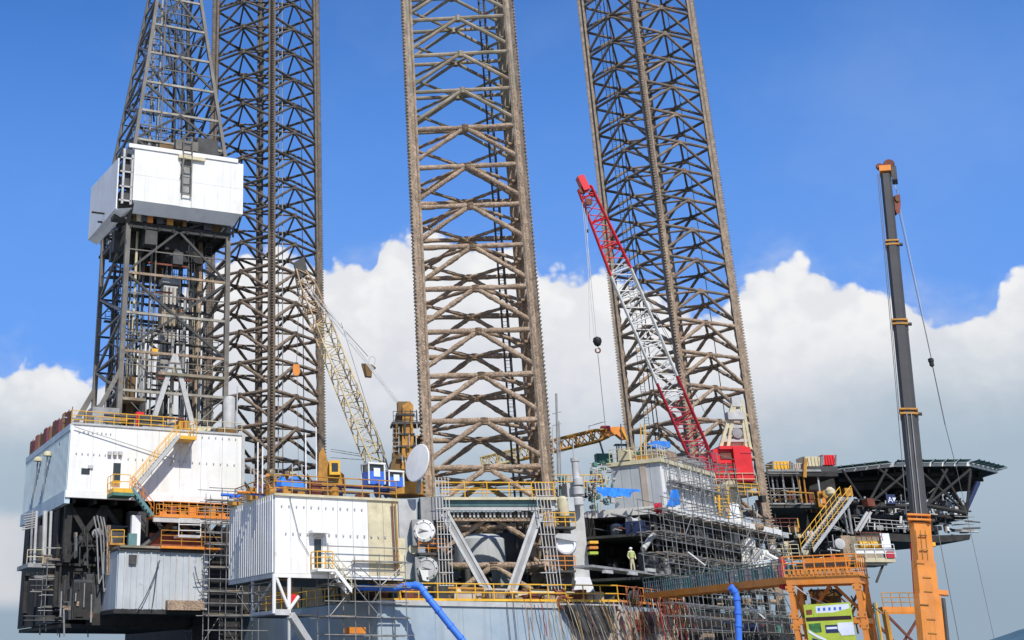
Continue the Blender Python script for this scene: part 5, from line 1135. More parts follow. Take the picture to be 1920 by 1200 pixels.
for k in range(-5, 6):                                              # beams under the deck
    h_ = math.sqrt(max(.5, (HR * .88) ** 2 - (k * 1.75) ** 2)); boxo(HD, 'deck_beam', HC + acr * k * 1.75 + UP * (HZ - .65), toV * h_, acr * .1, UP * .28, 'under_shade')
for k in range(-4, 5): boxo(HD, 'deck_beam', HC + toV * k * 2.3 + UP * (HZ - 1.0), acr * math.sqrt(max(.5, (HR * .86) ** 2 - (k * 2.3) ** 2)), toV * .12, UP * .2, 'under_shade')
for k in (-2, 0, 2): boxo(HD, 'main_girder', HC + toV * k * 3.2 + UP * (HZ - 1.75), acr * math.sqrt((HR * .74) ** 2 - (k * 3.2) ** 2), toV * .15, UP * .45, 'under_shade')
yn = HC.y - 8
nodes = [(1625, 950), (1738, 948), (1812, 962)]
for (u, v) in nodes:
    for yy in (141, 152): 
        p = at(u, v, Y=yy)
        for du in (-88, -45, 40, 84):
            tgt = at(min(1822, u + du), 889, Y=yy); 
            if u + du < 1545: continue
            bar(HD, 'truss_member', p, Vector((tgt.x, tgt.y, HZ - .8)), .15, 'under_shade')
    bar(HD, 'truss_member', at(u, v, Y=141), at(u, v, Y=152), .2, 'under_shade')
for a, b_ in zip(nodes[:-1], nodes[1:]):
    for yy in (141, 152): bar(HD, 'truss_chord', at(*a, Y=yy), at(*b_, Y=yy), .24, 'under_shade')
bar(HD, 'blue_edge_brace', at(1834, 904, Y=143), at(1808, 962, Y=143), .2, 'navy', 'x')
for o in (0, 7): fbar(HD, 'white_brace', dict(Y=140), 1626 + o, 960, 1604 + o, 996, .12, 'light_grey', 'x')
fbar(HD, 'column', dict(Y=140), 1589, 945, 1598, 1002, .14, 'steel_grey'); fbar(HD, 'column', dict(Y=141), 1575, 930, 1590, 1000, .12, 'steel_grey', 'x')
for u in (1560, 1545): fbar(HD, 'fan_brace', dict(Y=141), u, 985, 1594, 1000, .1, 'steel_grey')
fbar(HD, 'fan_brace', dict(Y=141), 1562, 955, 1594, 998, .12, 'dark_steel')
LD = thing('helideck_lower_platform', 'lower dark platform with pale pipe work hanging beneath the helideck', 'platform', at(1700, 1015, Y=144))
fpoly(LD, 'platform_deck', dict(Y=141), [(1600, 996), (1600, 1010), (1700, 1016), (1752, 1018), (1818, 1012), (1820, 1002), (1740, 1004)], 9, 'under_shade')
fbox(LD, 'mid_deck', dict(Y=142), 1560, 965, 1816, 972, 8, 'under_shade'); fbox(LD, 'back_plate', dict(Y=150), 1560, 940, 1735, 1005, .2, 'under_shade')
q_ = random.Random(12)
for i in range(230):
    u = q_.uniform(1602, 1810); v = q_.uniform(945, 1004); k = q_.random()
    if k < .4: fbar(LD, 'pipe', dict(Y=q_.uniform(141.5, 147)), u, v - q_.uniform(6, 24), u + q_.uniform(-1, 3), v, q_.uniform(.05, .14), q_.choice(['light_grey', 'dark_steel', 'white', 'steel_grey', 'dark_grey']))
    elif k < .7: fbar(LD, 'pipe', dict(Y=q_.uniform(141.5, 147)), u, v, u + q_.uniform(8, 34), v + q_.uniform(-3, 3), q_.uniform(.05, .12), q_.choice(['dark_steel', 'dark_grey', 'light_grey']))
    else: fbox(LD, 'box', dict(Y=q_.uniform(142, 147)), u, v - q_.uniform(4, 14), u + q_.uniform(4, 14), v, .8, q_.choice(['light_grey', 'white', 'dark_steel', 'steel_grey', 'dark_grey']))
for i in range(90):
    u = q_.uniform(1640, 1812); v = q_.uniform(915, 968); fbar(LD, 'pipe', dict(Y=q_.uniform(142, 150)), u, v, u + q_.uniform(-14, 14), v + q_.uniform(4, 20), q_.uniform(.04, .12), q_.choice(['dark_steel', 'dark_grey', 'light_grey', 'under_shade']))
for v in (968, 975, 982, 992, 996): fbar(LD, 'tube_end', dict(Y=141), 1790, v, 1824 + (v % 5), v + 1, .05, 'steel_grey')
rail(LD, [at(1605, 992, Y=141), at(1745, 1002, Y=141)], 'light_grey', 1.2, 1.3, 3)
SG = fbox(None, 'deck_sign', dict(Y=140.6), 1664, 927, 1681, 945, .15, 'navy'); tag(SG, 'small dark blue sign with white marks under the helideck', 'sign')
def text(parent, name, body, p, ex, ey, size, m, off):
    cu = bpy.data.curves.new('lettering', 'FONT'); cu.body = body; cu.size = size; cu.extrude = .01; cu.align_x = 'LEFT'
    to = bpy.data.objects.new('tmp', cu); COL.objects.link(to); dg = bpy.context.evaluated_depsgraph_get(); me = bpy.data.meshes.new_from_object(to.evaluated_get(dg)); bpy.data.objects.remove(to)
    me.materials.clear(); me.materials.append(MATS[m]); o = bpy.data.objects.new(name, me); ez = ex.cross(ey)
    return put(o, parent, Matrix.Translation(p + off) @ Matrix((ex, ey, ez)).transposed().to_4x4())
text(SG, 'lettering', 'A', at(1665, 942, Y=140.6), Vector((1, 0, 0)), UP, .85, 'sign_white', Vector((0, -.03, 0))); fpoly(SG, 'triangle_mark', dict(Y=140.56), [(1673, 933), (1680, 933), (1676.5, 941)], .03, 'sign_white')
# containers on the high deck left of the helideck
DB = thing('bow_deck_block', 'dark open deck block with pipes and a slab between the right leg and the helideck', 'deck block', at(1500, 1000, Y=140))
fbox(DB, 'upper_slab', dict(Y=139), 1438, 884, 1572, 893, 9, 'under_shade'); fbox(DB, 'upper_slab_edge', dict(Y=138.9), 1440, 880, 1540, 884, .2, 'steel_grey'); fbox(DB, 'lower_slab', dict(Y=139), 1442, 944, 1530, 952, 9, 'dark_steel'); fbox(DB, 'slab_edge', dict(Y=138.9), 1442, 943, 1530, 946, .15, 'steel_grey')
fbox(DB, 'back_plate', dict(Y=147), 1440, 890, 1590, 1048, .3, 'under_shade')
for u, m_ in ((1450, 'steel_grey'), (1458, 'dark_grey'), (1470, 'light_grey'), (1488, 'light_grey'), (1500, 'ochre'), (1509, 'ochre'), (1536, 'light_grey')): fbar(DB, 'column', dict(Y=139.4), u - 3, 893, u + 4, 944, .1, m_)
clutter(DB, 37, 46, -2, 6, 18.0, 19.6, 30, 71, ['rust_red', 'ochre', 'dark_steel', 'under_shade', 'orange'])
for u0, v0, u1, v1, m_ in ((1476, 920, 1490, 940, 'rust_red'), (1518, 918, 1540, 936, 'rust_red'), (1586, 915, 1600, 930, 'ochre')): fbox(DB, 'box', dict(Y=140.5), u0, v0, u1, v1, 1.2, m_)
rail(DB, [at(1446, 943, Y=139), at(1500, 943, Y=139)], 'brown_paint', 1.2, 1.2, 3)
scaffold('scaffold', 'tube scaffold left of the helideck between two dark slabs', at(1448, 944, Y=138.5), Vector((1, 0, 0)), 2, Vector((0, 1, 0)), 1, [0, 1.6, 3.2], 41, planks=False, pitch=1.6, tails=.3)
for i in range(70):
    u = q_.uniform(1446, 1590); v = q_.uniform(985, 1052); k = q_.random(); yy = q_.uniform(128, 138)
    c_ = q_.choice(['beige', 'ochre', 'light_grey', 'green_paint', 'beige', 'yellow', 'dark_steel', 'steel_grey', 'under_shade'])
    if u > 1512 and c_ in ('beige', 'yellow', 'ochre'): c_ = 'dark_steel'
    if k < .5: fbar(DB, 'pipe', dict(Y=yy), u, v - q_.uniform(6, 26), u + 3, v, .06, c_)
    elif k < .75: fbar(DB, 'pipe', dict(Y=yy), u, v, u + q_.uniform(8, 26), v + q_.uniform(-4, 4), .07, c_)
    else: fbox(DB, 'box', dict(Y=yy), u, v - q_.uniform(4, 12), u + q_.uniform(5, 13), v, 1, c_)
rail(DB, [at(1448, 995, Y=130), at(1500, 995, Y=130)], 'rust_red', 1.2, 1.0, 3); rail(DB, [at(1440, 1045, Y=126), at(1500, 1045, Y=126)], 'beige', 1.2, .8, 3)
def container(u0, v0, u1, v1, m, label, name='container'):
    r = thing(name, label, 'container', at((u0 + u1) / 2, v1, Y=139.5), 'containers on the high bow deck'); bl, br, z0, z1 = fext(dict(Y=139.5), u0, v0, u1, v1)
    fbox(r, 'shell', dict(Y=139.5), u0, v0, u1, v1, 2, m)
    for i in range(5):
        u = u0 + (u1 - u0) * (i + .5) / 5; fbox(r, 'rib', dict(Y=139.4), u - .8, v0 + 1, u + .8, v1 - 1, .1, m)
    for u in (u0, u1): fbar(r, 'corner_post', dict(Y=139.4), u, v0, u, v1, .08, 'steel_grey', 'x')
container(1449, 865, 1482, 880, 'yellow', 'ochre yellow container at the left end of the high bow deck')
container(1486, 868, 1506, 881, 'hull_pink', 'faded pink container between the two yellow ones')
container(1508, 856, 1540, 874, 'beige', 'cream container with ribs next to the small red container'); container(1543, 853, 1567, 872, 'red', 'small red container highest on the bow deck')
fbox(DB, 'raised_slab', dict(Y=139.2), 1516, 874, 1572, 884, 5, 'dark_steel'); fbar(DB, 'yellow_ladder', dict(Y=138.8), 1510, 860, 1508, 895, .18, 'ochre', 'x')
ST = thing('bow_stair', 'long yellow railed stair rising to the helideck level', 'stair', at(1505, 1035, Y=126))
stairs(ST, at(1503, 1033, Y=127), at(1578, 935, Y=133), Vector((.8, -.9, 0)), 'light_grey', 'yellow', .26, 'flight', 1.2, .2)
disc(ST, 'lamp_globe', at(1558, 930, Y=133), UP, [(.3, 0), (.5, .2), (.5, .6), (.2, .9)], 'beige'); fbox(ST, 'head_landing', dict(Y=133), 1572, 932, 1600, 938, 1.5, 'steel_grey')
# lifeboat station
LS = thing('lifeboat_station', 'cream railed platform with two yellow tanks below the helideck', 'platform', at(1640, 1055, Y=130))
fbox(LS, 'platform', dict(Y=130), 1606, 1046, 1680, 1054, 3, 'beige'); fbox(LS, 'under_slab', dict(Y=130.1), 1616, 1054, 1664, 1060, 3, 'dark_steel'); fbar(LS, 'strut', dict(Y=130.5), 1657, 1056, 1643, 1092, .12, 'dark_steel')
for u in (1620, 1641): MB().lathe(at(u, 1022, Y=131), Vector((1, 0, 0)), [(.1, -.62), (.38, -.5), (.42, 0), (.38, .5), (.1, .62)], 16).build('yellow_tank', 'yellow', LS, True)
fbox(LS, 'white_frame', dict(Y=130), 1606, 1031, 1664, 1038, .3, 'white'); fbox(LS, 'red_box', dict(Y=129.9), 1664, 1034, 1678, 1046, .8, 'pink_red'); fbox(LS, 'grey_sheet', dict(Y=130.2), 1655, 1000, 1672, 1030, .1, 'panel_wall')
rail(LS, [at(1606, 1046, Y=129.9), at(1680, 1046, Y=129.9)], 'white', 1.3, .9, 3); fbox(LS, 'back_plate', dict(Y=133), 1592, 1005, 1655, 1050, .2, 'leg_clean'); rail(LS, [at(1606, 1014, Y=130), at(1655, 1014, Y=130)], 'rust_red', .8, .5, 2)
fbox(LS, 'post_box', dict(Y=131), 1585, 1004, 1602, 1056, 1, 'growth'); fbox(DB, 'red_case', dict(Y=122), 1560, 1043, 1569, 1053, .6, 'red')
disc(DB, 'round_drum', at(1573, 1020, Y=126), Vector((0, -1, 0)), [(.5, 0), (.5, .3), (.3, .35)], 'light_grey')
# white sheets and ducts at the foot of the right leg
WS = thing('white_sheets', 'crumpled white sheets and ducts at the foot of the right leg', 'sheets', at(1410, 1070, Y=118))
fpoly(WS, 'sheet', dict(Y=118.5), [(1390, 1012), (1412, 1008), (1418, 1030), (1410, 1050), (1402, 1066), (1391, 1064)], .25, 'white'); fpoly(WS, 'sheet', dict(Y=118), [(1412, 1026), (1440, 1032), (1452, 1056), (1430, 1062), (1412, 1064)], .2, 'white')
fbar(WS, 'duct', dict(Y=117.6), 1400, 1068, 1424, 1030, .28, 'light_grey'); fbar(WS, 'duct', dict(Y=117.6), 1436, 1038, 1478, 1060, .18, 'white'); fbar(WS, 'duct', dict(Y=117.4), 1410, 1058, 1444, 1052, .15, 'panel_wall')
RW = thing('right_leg_machinery', 'rusty pipes, grey boxes and tubes round the foot of the right leg', 'machinery', at(1400, 1060, Y=122))
for i in range(110):
    u = q_.uniform(1318, 1442); v = q_.uniform(940, 1075); k = q_.random(); yy = q_.uniform(121, 127)
    c_ = q_.choice(['growth', 'dark_steel', 'steel_grey', 'under_shade', 'light_grey', 'leg_clean', 'rust_red', 'dark_grey'])
    if k < .4: fbar(RW, 'pipe', dict(Y=yy), u, v - q_.uniform(8, 30), u + q_.uniform(-2, 6), v, q_.uniform(.05, .13), c_)
    elif k < .75: fbar(RW, 'pipe', dict(Y=yy), u, v, u + q_.uniform(8, 36), v + q_.uniform(-3, 8), q_.uniform(.05, .13), c_)
    else: fbox(RW, 'box', dict(Y=yy), u, v - q_.uniform(4, 14), u + q_.uniform(6, 16), v, .8, c_)
fbox(RW, 'grey_shelter', dict(Y=122), 1372, 945, 1392, 1000, 1.2, 'panel_wall'); fbar(RW, 'thick_pipe', dict(Y=120), 1382, 985, 1430, 988, .34, 'growth', 'g'); fbar(RW, 'thick_pipe', dict(Y=119.8), 1386, 988, 1412, 1006, .3, 'growth', 'g')
for i in range(4): MB().tube([at(1345 + i * 12 + j * 2.2, 1024 + i * 3 + 2.5 * math.sin(j * 1.1), Y=120) for j in range(12)], .1, 6).build('wavy_hose', 'light_grey', RW, True)

# ------------------------------------------------------------------ gangway and orange access tower on the quay
GY = 75.0
GW = thing('gangway', 'long orange gangway beam with green netted rail from the tower to the rig', 'gangway', at(1350, 1100, Y=86))
g_a, g_b = at(1208, 1112, Y=97), at(1484, 1094, Y=GY + 3.4); g_b.z = g_a.z = (g_a.z + g_b.z) / 2; gd = (g_b - g_a).normalized(); gn = gd.cross(UP)
if gn.y > 0: gn = -gn
boxo(GW, 'side_beam', (g_a + g_b) / 2, (g_b - g_a) / 2, gn * .08, UP * .2, 'orange'); boxo(GW, 'side_beam', (g_a + g_b) / 2 - gn * 1.4, (g_b - g_a) / 2, gn * .08, UP * .2, 'orange')
boxo(GW, 'deck_plate', (g_a + g_b) / 2 - gn * .7 + UP * .05, (g_b - g_a) / 2, gn * .6, UP * .03, 'plank')
for o in (0, -1.4): rail(GW, [g_a + gn * o + UP * .2, g_b + gn * o + UP * .2], 'green_paint' if o else 'teal', 1.05, .9, 3, .022)
gl = (g_b - g_a).length; n_ = 44
for i in range(n_):
    if q_.random() < .82:
        c = g_a + gd * gl * (i + .5) / n_ + gn * (-1.36) + UP * (.22 + .45); boxo(GW, 'net_panel', c, gd * gl / n_ * .42, gn * .01, UP * q_.uniform(.28, .44), q_.choice(['green_net', 'green_net', 'green_paint', 'dark_steel', 'teal', 'hull_pink']))
for i in range(60): p = g_a + gd * gl * (i + .5) / 60 + UP * .2; bar(GW, 'baluster', p, p + UP * .8, .018, 'light_grey')
OT = thing('access_tower', 'orange steel access tower on the quay carrying the green and yellow banner', 'tower', at(1550, 1240, Y=GY))
DD, WD = Vector((.573, .82, 0)).normalized(), Vector((.82, -.573, 0)).normalized()
t0 = at(1490, 1150, Y=GY + 2.2); t0.z = 0; WL = 1.0
while True:                                                          # width of the front bay, up to the sight line of the right leg
    p = t0 + WD * WL - EYE; p.z = 2.5
    if CX + F * p.x / (p.y * cp + p.z * sp) > 1619: break
    WL += .02
BW = 2.3; TP = lambda a, b_, z: t0 + WD * a + DD * b_ + UP * z
zt2 = at(1490, 1091, Y=t0.y).z; zm = at(1490, 1165, Y=t0.y).z
def tb(name, a0, a1, b0, b1, z0, z1, m): return boxo(OT, name, TP((a0 + a1) / 2, (b0 + b1) / 2, (z0 + z1) / 2), WD * (a1 - a0) / 2, DD * (b1 - b0) / 2, UP * (z1 - z0) / 2, m)
for a in (0, WL):
    for b_ in (0, BW): bar(OT, 'tower_leg', TP(a, b_, 0), TP(a, b_, zt2 - .2), .17, 'orange', 'I', roll=DD)
for z, h_ in ((zt2, .19), (zm, .16), (2.0, .14)):
    for b_ in (0, BW): tb('cross_beam', -.18, WL + .18, b_ - .13, b_ + .13, z - h_, z + h_, 'orange')
    for a in (0, WL): tb('cross_beam', a - .12, a + .12, .14, BW - .14, z - h_ * .9, z + h_ * .9, 'orange')
for z0, z1 in ((zm, zt2), (0, zm)):
    bar(OT, 'diagonal_brace', TP(0, BW, z0), TP(WL / 2, BW, z1), .08, 'orange', 'x'); bar(OT, 'diagonal_brace', TP(WL, BW, z0), TP(WL / 2, BW, z1), .08, 'orange', 'x')
    for a in (0, WL): bar(OT, 'diagonal_brace', TP(a, 0, z0), TP(a, BW, z1), .07, 'orange', 'x'); bar(OT, 'diagonal_brace', TP(a, BW, z0), TP(a, 0, z1), .06, 'ochre', 'x')
for a in (0, WL):                                                    # bolted gussets at the joints
    for z in (zt2 - .4, zm + .3, zm - .3):
        tb('gusset_plate', a - .26, a + .26, -.2, -.17, z - .16, z + .16, 'orange')
        for da in (-.18, .18): tb('bolt', a + da - .03, a + da + .03, -.23, -.2, z - .03, z + .03, 'brown_paint')
tb('top_deck', -.3, WL + .3, -.2, BW + .2, zt2 + .2, zt2 + .25, 'ochre')
rail(OT, [TP(-.2, -.2, zt2 + .25), TP(WL + .2, -.2, zt2 + .25), TP(WL + .2, BW, zt2 + .25)], 'orange', 1.15, .62, 3, .035, True)
rail(OT, [TP(-.2, BW, zt2 + .25), TP(WL + .2, BW, zt2 + .25)], 'ochre', 1.15, .62, 3, .03)
for i in range(15): tb('toe_board', WL * i / 15 + .05, WL * (i + 1) / 15 - .05, -.26, -.22, zt2 + .36, zt2 + .62, 'orange' if i % 4 else 'ochre')
tb('header_board', WL * .25, WL * .93, .3, .34, zt2 + .55, zt2 + 1.3, 'orange')
for i in range(13): tb('dark_slot', WL * (.27 + i * .05), WL * (.305 + i * .05), .25, .29, zt2 + .82, zt2 + 1.08, 'dark_steel')
for i in range(60):
    a = q_.uniform(.1, WL - .1); z = q_.uniform(zm + .3, zt2 - .2); bar(OT, 'cable_bundle', TP(a, BW + .5, z), TP(a + q_.uniform(-.8, .8), BW + .6, z - q_.uniform(.2, 1.0)), q_.choice([.03, .05, .08]), q_.choice(['rust_red', 'orange', 'dark_steel', 'brown_paint', 'cable', 'ochre', 'leg_clean']))
tb('back_screen', .3, WL * .55, BW + .85, BW + .9, zm + .2, zt2 - .3, 'brown_paint')
MB().tube(sag(TP(.3, -.2, zt2 - .25), TP(1.8, 1.0, zm + .9), .15), .03, 6).build('grey_hose', 'light_cable', OT, True)
# banner
def atp(u, v, off):                                                  # on the front plane of the tower
    d = ray(u, v); return EYE + d * ((t0 - DD * off - EYE).dot(DD) / d.dot(DD))
BN = thing('banner', 'green and yellow printed banner hung on the orange tower', 'banner', atp(1553, 1200, .3))
def bq(name, pts, off, m): return MB().prism([atp(u + 3, v, .3 + off) for u, v in pts], DD * .012).build(name, m, BN)
bq('cloth', [(1503, 1134), (1591, 1129), (1596, 1158), (1607, 1232), (1518, 1236)], 0, 'lime')
bq('white_band', [(1526, 1137), (1588, 1132), (1591, 1147), (1563, 1150), (1527, 1152)], .015, 'sign_white')
bq('green_wave', [(1522, 1150), (1560, 1148), (1591, 1140), (1593, 1154), (1524, 1157)], .02, 'lime')
bq('dark_bar', [(1508, 1158), (1592, 1153), (1594, 1161), (1509, 1165)], .015, 'sign_dark'); bq('brown_square', [(1508, 1144), (1519, 1143), (1520, 1152), (1509, 1153)], .015, 'rust_red')
for i in range(5): bq('blue_mark', [(1530 + i * 10, 1140 - i * .5), (1534 + i * 10, 1139.6 - i * .5), (1534.6 + i * 10, 1145 - i * .5), (1530.6 + i * 10, 1145.4 - i * .5)], .03, 'blue')
bq('photo_patch', [(1513, 1170), (1535, 1168), (1538, 1185), (1526, 1186), (1515, 1180)], .015, 'sign_green'); bq('photo_patch', [(1544, 1172), (1568, 1171), (1570, 1186), (1546, 1187)], .015, 'navy')
bq('white_corner', [(1567, 1168), (1596, 1166), (1600, 1190), (1575, 1192), (1568, 1180)], .02, 'sign_white'); bq('white_strip', [(1546, 1176), (1566, 1175), (1567, 1179), (1547, 1180)], .03, 'sign_white')
bq('curve_stripe', [(1512, 1180), (1524, 1188), (1545, 1198), (1550, 1203), (1530, 1196), (1513, 1186)], .025, 'sign_white'); bq('photo_patch', [(1520, 1196), (1548, 1204), (1550, 1222), (1522, 1222)], .015, 'navy')
# second tower, behind the mobile crane
GT = thing('second_access_tower', 'lower orange frame tower behind the foot of the mobile crane boom', 'tower', at(1715, 1240, Y=84))
xa, xb = at(1662, 1165, Y=84).x, at(1764, 1165, Y=84).x; z1 = at(1715, 1143, Y=84).z
for x in (xa, xb):
    for y in (84, 86.5): bar(GT, 'tower_leg', (x, y, 0), (x, y, z1), .14, 'orange' if x > xa else 'ochre', 'x')
for y in (84, 86.5): boxo(GT, 'cross_beam', Vector(((xa + xb) / 2, y, z1)), Vector(((xb - xa) / 2 + .15, 0, 0)), Vector((0, .12, 0)), UP * .17, 'orange')
for y in (84, 86.5): bar(GT, 'diagonal_brace', (xa, y, z1 - .2), (xb, y, .8), .07, 'rust_red', 'x'); bar(GT, 'diagonal_brace', (xb, y, z1 - .2), (xa, y, .8), .07, 'rust_red', 'x')
for x in (xa, xb): boxo(GT, 'cross_beam', Vector((x, 85.25, z1)), Vector((.1, 0, 0)), Vector((0, 1.1, 0)), UP * .15, 'orange')
rail(GT, [(xa, 84, z1 + .17), (xb, 84, z1 + .17)], 'ochre', .85, .6, 3, .03)
for u, m_ in ((1646, 'teal'), (1650, 'yellow'), (1640, 'rust_red')): fbar(GT, 'hose', dict(Y=83), u - 8, 1130, u + 6, 1215, .07, m_)

# ------------------------------------------------------------------ telescopic mobile crane
MC = thing('mobile_crane', 'telescopic mobile crane boom, orange base section and dark grey upper sections', 'crane', (at(1752, 1250, Y=71).x, 71, 0))
q0, q1 = at(1752, 1262, Y=70.5), at(1660, 322, Y=74)
def onb(v):                                                          # point of the boom axis seen at picture height v
    lo, hi = 0., 1.
    for _ in range(40):
        m = (lo + hi) / 2; p = q0 + (q1 - q0) * m - EYE; y = CY - F * (-p.y * sp + p.z * cp) / (p.y * cp + p.z * sp)
        if y > v: lo = m
        else: hi = m
    return q0 + (q1 - q0) * lo
bax = (q1 - q0).normalized(); vd = Vector((q0.x, q0.y, 0)).normalized(); bs = -bax.cross(vd).normalized(); bf = bax.cross(bs)
def bsec(name, v0, v1, wd_, dp, m):
    a, b_ = onb(v0), onb(v1); sec = [(-1, -.55), (-.55, -1), (.55, -1), (1, -.55), (1, .7), (.6, 1), (-.6, 1), (-1, .7)]
    return MB().prism([a + bs * x * wd_ + bf * y * dp for x, y in sec], b_ - a).build(name, m, MC)
bsec('base_section', 1262, 985, .53, .6, 'orange')
for v0, v1, h_, m_ in ((1262, 1118, .66, 'orange'), (1118, 1056, .59, 'orange')): bsec('base_sleeve', v0, v1, h_, .63 + h_ * .08, 'orange')
bsec('boom_section', 985, 775, .45, .55, 'crane_grey'); bsec('boom_section', 775, 607, .405, .5, 'crane_grey'); bsec('boom_section', 607, 458, .36, .45, 'crane_grey'); bsec('boom_section', 458, 330, .31, .4, 'crane_grey')
for v, r_ in ((975, .58), (776, .48), (608, .43), (459, .38)):
    c = onb(v)
    for o in (-.16, .1): MB().box(c + bax * o, bs * r_, bf * r_ * 1.3, bax * .05).build('collar', 'ochre' if v < 900 else 'orange', MC)
    boxo(MC, 'collar_lug', c + bs * (r_ + .08) + bax * .0, bs * .12, bf * .12, bax * .06, 'dark_steel')
a, b_ = onb(985), onb(340)
for x in (-.12, .12): bar(MC, 'boom_seam', onb(980) + bs * x - bf * .62, onb(780) + bs * x - bf * .62, .025, 'steel_grey')
for x in (-.3, .0, .3): bar(MC, 'side_rail', onb(1240) + bs * x * .8 - bf * .68, onb(1000) + bs * x * .8 - bf * .62, .022, 'ochre')
for v in range(1010, 1230, 26): c = onb(v); boxo(MC, 'clamp', c - bf * .7 + bs * (.1 if v % 3 else -.15), bs * (.2 if v % 52 else .4), bf * .03, bax * .025, 'ochre' if v % 5 else 'brown_paint')
c = onb(322); boxo(MC, 'boom_head', c + bax * .05, bs * .34, bf * .45, bax * .2, 'orange'); boxo(MC, 'head_cheek', c + bs * .5 - bax * .3, bs * .16, bf * .35, bax * .5, 'dark_steel'); disc(MC, 'sheave', c + bs * .25 + bax * .45 - bf * .3, bf, [(.3, 0), (.34, .1), (.3, .3)], 'rust_red'); disc(MC, 'sheave', c - bs * .3 + bax * .3 - bf * .3, bf, [(.2, 0), (.24, .1), (.2, .3)], 'rust_red')
bar(MC, 'hoist_cylinder', onb(1262) + bs * .78, onb(1120) + bs * .78, .1, 'dark_steel'); bar(MC, 'red_hose', onb(1120) - bs * .62, onb(1020) - bs * .56, .035, 'red'); boxo(MC, 'bracket', onb(1110) + bs * .8, bs * .25, bf * .2, bax * .12, 'orange'); boxo(MC, 'yellow_lug', onb(1020) + bs * .6, bs * .08, bf * .1, bax * .1, 'yellow')
for o, v in ((-.62, 1000), (-.5, 780)): rope(MC, 'boom_rope', onb(330) + bs * o * .75 - bf * .3, onb(v) + bs * o - bf * .3, .02, 'cable')
rope(MC, 'boom_rope', onb(985) + bs * .85, onb(1240) + bs * 1.4, .02, 'cable')
KB = thing('mobile_crane_hook', 'rusty hook block hanging beside the top of the dark crane boom', 'hook', at(1683, 400, Y=73.5))
fpoly(KB, 'hook_block', dict(Y=73.4), [(1679, 366), (1687, 364), (1689, 380), (1688, 398), (1682, 402), (1678, 392), (1677, 376)], .3, 'rust_red'); disc(KB, 'hook_sheave', at(1683, 374, Y=73.3), Vector((0, 1, 0)), [(.12, 0), (.15, .05), (.12, .3)], 'brown_paint'); rope(KB, 'hoist_rope', at(1683, 366, Y=73.5), at(1676, 330, Y=73.8), .02, 'cable')
KL = thing('boom_line', 'thin lines with a small dark weight running down right of the dark crane boom', 'line', at(1795, 875, Y=74))
rope(KL, 'line', at(1686, 400, Y=73.6), at(1746, 672, Y=74), .02, 'cable'); rope(KL, 'line', at(1678, 345, Y=73.6), at(1747, 672, Y=74), .016, 'light_cable')
disc(KL, 'weight', at(1748, 688, Y=74), UP, [(.05, 0), (.13, .08), (.13, .3), (.16, .32), (.16, .5), (.04, .56)], 'black'); rope(KL, 'line', at(1749, 688, Y=74), at(1772, 796, Y=74), .03, 'cable'); rope(KL, 'line', at(1772, 796, Y=74), at(1793, 876, Y=74), .02, 'cable'); rope(KL, 'line', at(1793, 876, Y=74), at(1870, 1225, Y=74), .012, 'cable')
# ------------------------------------------------------------------ hoses, ropes and scaffolds on the hull side
def hose(name, label, pts, Y, r, m, cat='hose', group=None):
    P = [at(u, v, Y=Y if not isinstance(Y, (list, tuple)) else Y[0] + (Y[1] - Y[0]) * i / (len(pts) - 1)) for i, (u, v) in enumerate(pts)]
    Q = []
    for i in range(len(P) - 1):
        a, b_, c, d = P[max(i - 1, 0)], P[i], P[i + 1], P[min(i + 2, len(P) - 1)]
        for k in range(6):
            t = k / 6; Q.append(.5 * ((2 * b_) + (c - a) * t + (2 * a - 5 * b_ + 4 * c - d) * t * t + (3 * b_ - a - 3 * c + d) * t ** 3))
    Q.append(P[-1]); o = MB().tube(Q, r, 10).build(name, m, None, True); tag(o, label, cat, group)
    if r > .15 and cat == 'hose' and m == 'hose_blue':
        for k in range(3, len(Q) - 1, 5): t = (Q[k + 1] - Q[k]).normalized(); disc(o, 'coupling', Q[k] - t * .1, t, [(r * 1.02, 0), (r * 1.16, .02), (r * 1.16, .14), (r * 1.02, .16)], 'hose_blue')
    return o
hose('blue_hose', 'thick bright blue hose dropping from the deck under the white house over the hull side', [(672, 1101), (700, 1101), (735, 1102), (765, 1099), (781, 1098), (790, 1103), (800, 1117), (818, 1140), (845, 1174), (868, 1202), (890, 1230)], (89, 87), .235, 'hose_blue')
hose('blue_hose', 'pale blue hose hanging straight down below the orange gangway', [(1368, 1100), (1375, 1106), (1381, 1120), (1384, 1150), (1385, 1180), (1386, 1225)], 84, .21, 'hose_blue')
cols = ['ochre', 'light_cable', 'rust_red', 'beige', 'cable', 'dark_steel', 'pink_red', 'growth', 'growth', 'brown_paint', 'steel_grey', 'cable']
RB = thing('hanging_ropes', 'bundle of orange, white and brown ropes hanging over the hull right of the near leg', 'ropes', at(1120, 1130, t=HT + .6))
for i in range(46):
    u = 984 + (i / 45) ** .7 * 176 + q_.uniform(-4, 4); v = q_.uniform(1122, 1134); l_ = q_.uniform(60, 100); dx = q_.uniform(.12, .5) * l_ if u > 1050 else q_.uniform(.05, .2) * l_
    P = [at(u + dx * (k / 5) ** .9 + q_.uniform(-1, 1), v + l_ * k / 5, t=HT + .5 + .5 * (u > 1060) + .15 * (i % 3)) for k in range(6)]; MB().tube(P, q_.choice([.015, .02, .03]), 5).build('rope', q_.choice(cols), RB, True)
RC = thing('hanging_ropes', 'dense curtain of red, brown and pale ropes under the gangway end', 'ropes', at(1220, 1120, q=12))
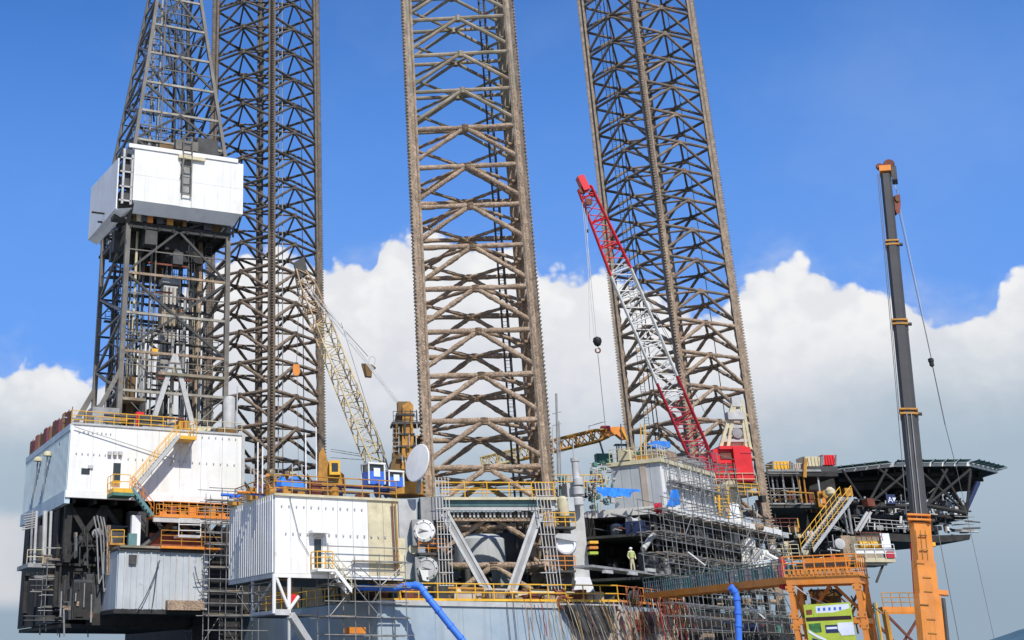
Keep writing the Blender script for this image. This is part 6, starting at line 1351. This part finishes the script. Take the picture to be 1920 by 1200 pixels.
for i in range(64):
    u = 1164 + i / 63 * 130 + q_.uniform(-4, 4); v = q_.uniform(1116, 1134); l_ = q_.uniform(60, 100); dx = q_.uniform(.05, .45) * l_
    P = [at(u + dx * (k / 5) ** .9 + q_.uniform(-2, 2), v + l_ * k / 5, q=11.8 + .25 * (i % 4)) for k in range(6)]; MB().tube(P, q_.choice([.018, .028, .04]), 5).build('rope', q_.choice(cols + ['dark_steel', 'pink_red', 'brown_paint']), RC, True)
RB['group'] = RC['group'] = 'ropes hanging over the hull side'
kA = kq(at(1250, 1160, q=12.6))[0]
scaffold('scaffold', 'dark tube scaffold against the hull under the orange gangway', qw(kA, 11.6, -2.4), B, 13, NB, 1, [0, 2, 3.9, 5.8, 7.6], 51, pitch=2.0)
scaffold('scaffold', 'tube scaffold on the hull right of the pale blue hose', qw(kA + 12, 13.4, -2.4), B, 8, NB, 1, [0, 1.8, 3.4, 5.0, 6.6], 52, pitch=1.7, m='dark_steel')
BX = thing('hull_side_gear', 'dark crates, netting and rusty gear stacked against the hull behind the scaffold', 'gear', qw(kA + 8, 11.5, 0))
for i in range(60):
    k = q_.uniform(kA - 3, kA + 28); z = q_.uniform(-1.5, 5.6); a = q_.uniform(.3, 1.3); h_ = q_.uniform(.2, .9)
    MB().abox(k - a, k + a, 11.1, 11.3 + q_.random() * .5, z, z + h_, qw).build('crate', q_.choice(['dark_steel', 'brown_paint', 'under_shade', 'dark_grey', 'under_shade', 'rust_red', 'navy', 'growth', 'green_paint']), BX)
MB().abox(kA + 6, kA + 32, 11.06, 11.1, -2, 5.9, qw).build('dark_screen', 'under_shade', BX)
for u0, v0, u1, v1 in ((1403, 1134, 1434, 1160), (1290, 1035, 1322, 1060)): fbar(BX, 'loose_tube', dict(Y=92), u0, v0, u1, v1, .05, 'white')
hose('red_cable', 'red cable bundle hanging behind the left corner of the orange tower', [(1462, 1046), (1468, 1058), (1464, 1072), (1470, 1088), (1467, 1104)], 80, .2, 'pink_red')
scaffold('scaffold', 'tube scaffold on the hull under the truss of the second white house', at(596, 1220, t=HT + .4), A, 3, NN, 1, [0, 2, 4, 5.5], 53, tails=.8, pitch=1.9)
scaffold('scaffold', 'tube scaffold on the shaded stern left of the white truss', at(432, 1225, s=-28.2), -NN, 4, -A, 1, [0, 2, 4, 6, 7.6], 54, tails=1, pitch=1.8)
OB = fbox(None, 'orange_crate', dict(t=HT + .9), 655, 1176, 686, 1188, 1.0, 'orange'); tag(OB, 'orange crate on the scaffold against the hull below the second house', 'crate')
for u, l_ in ((950, 'thin cable hanging down the blue hull left of the others'), (962, 'second thin cable hanging down the blue hull')): tag(rope(None, 'hull_cable', at(u, 1128, t=HT + .2), at(u + 9, 1215, t=HT + .2), .03, 'cable'), l_, 'cable')
bar(hull, 'white_pipe', at(724, 1088, t=T2 - .3), at(698, 1130, t=HT + .3), .05, 'white'); bar(hull, 'yellow_davit', at(744, 1075, t=HT), at(752, 1126, t=HT), .07, 'yellow')
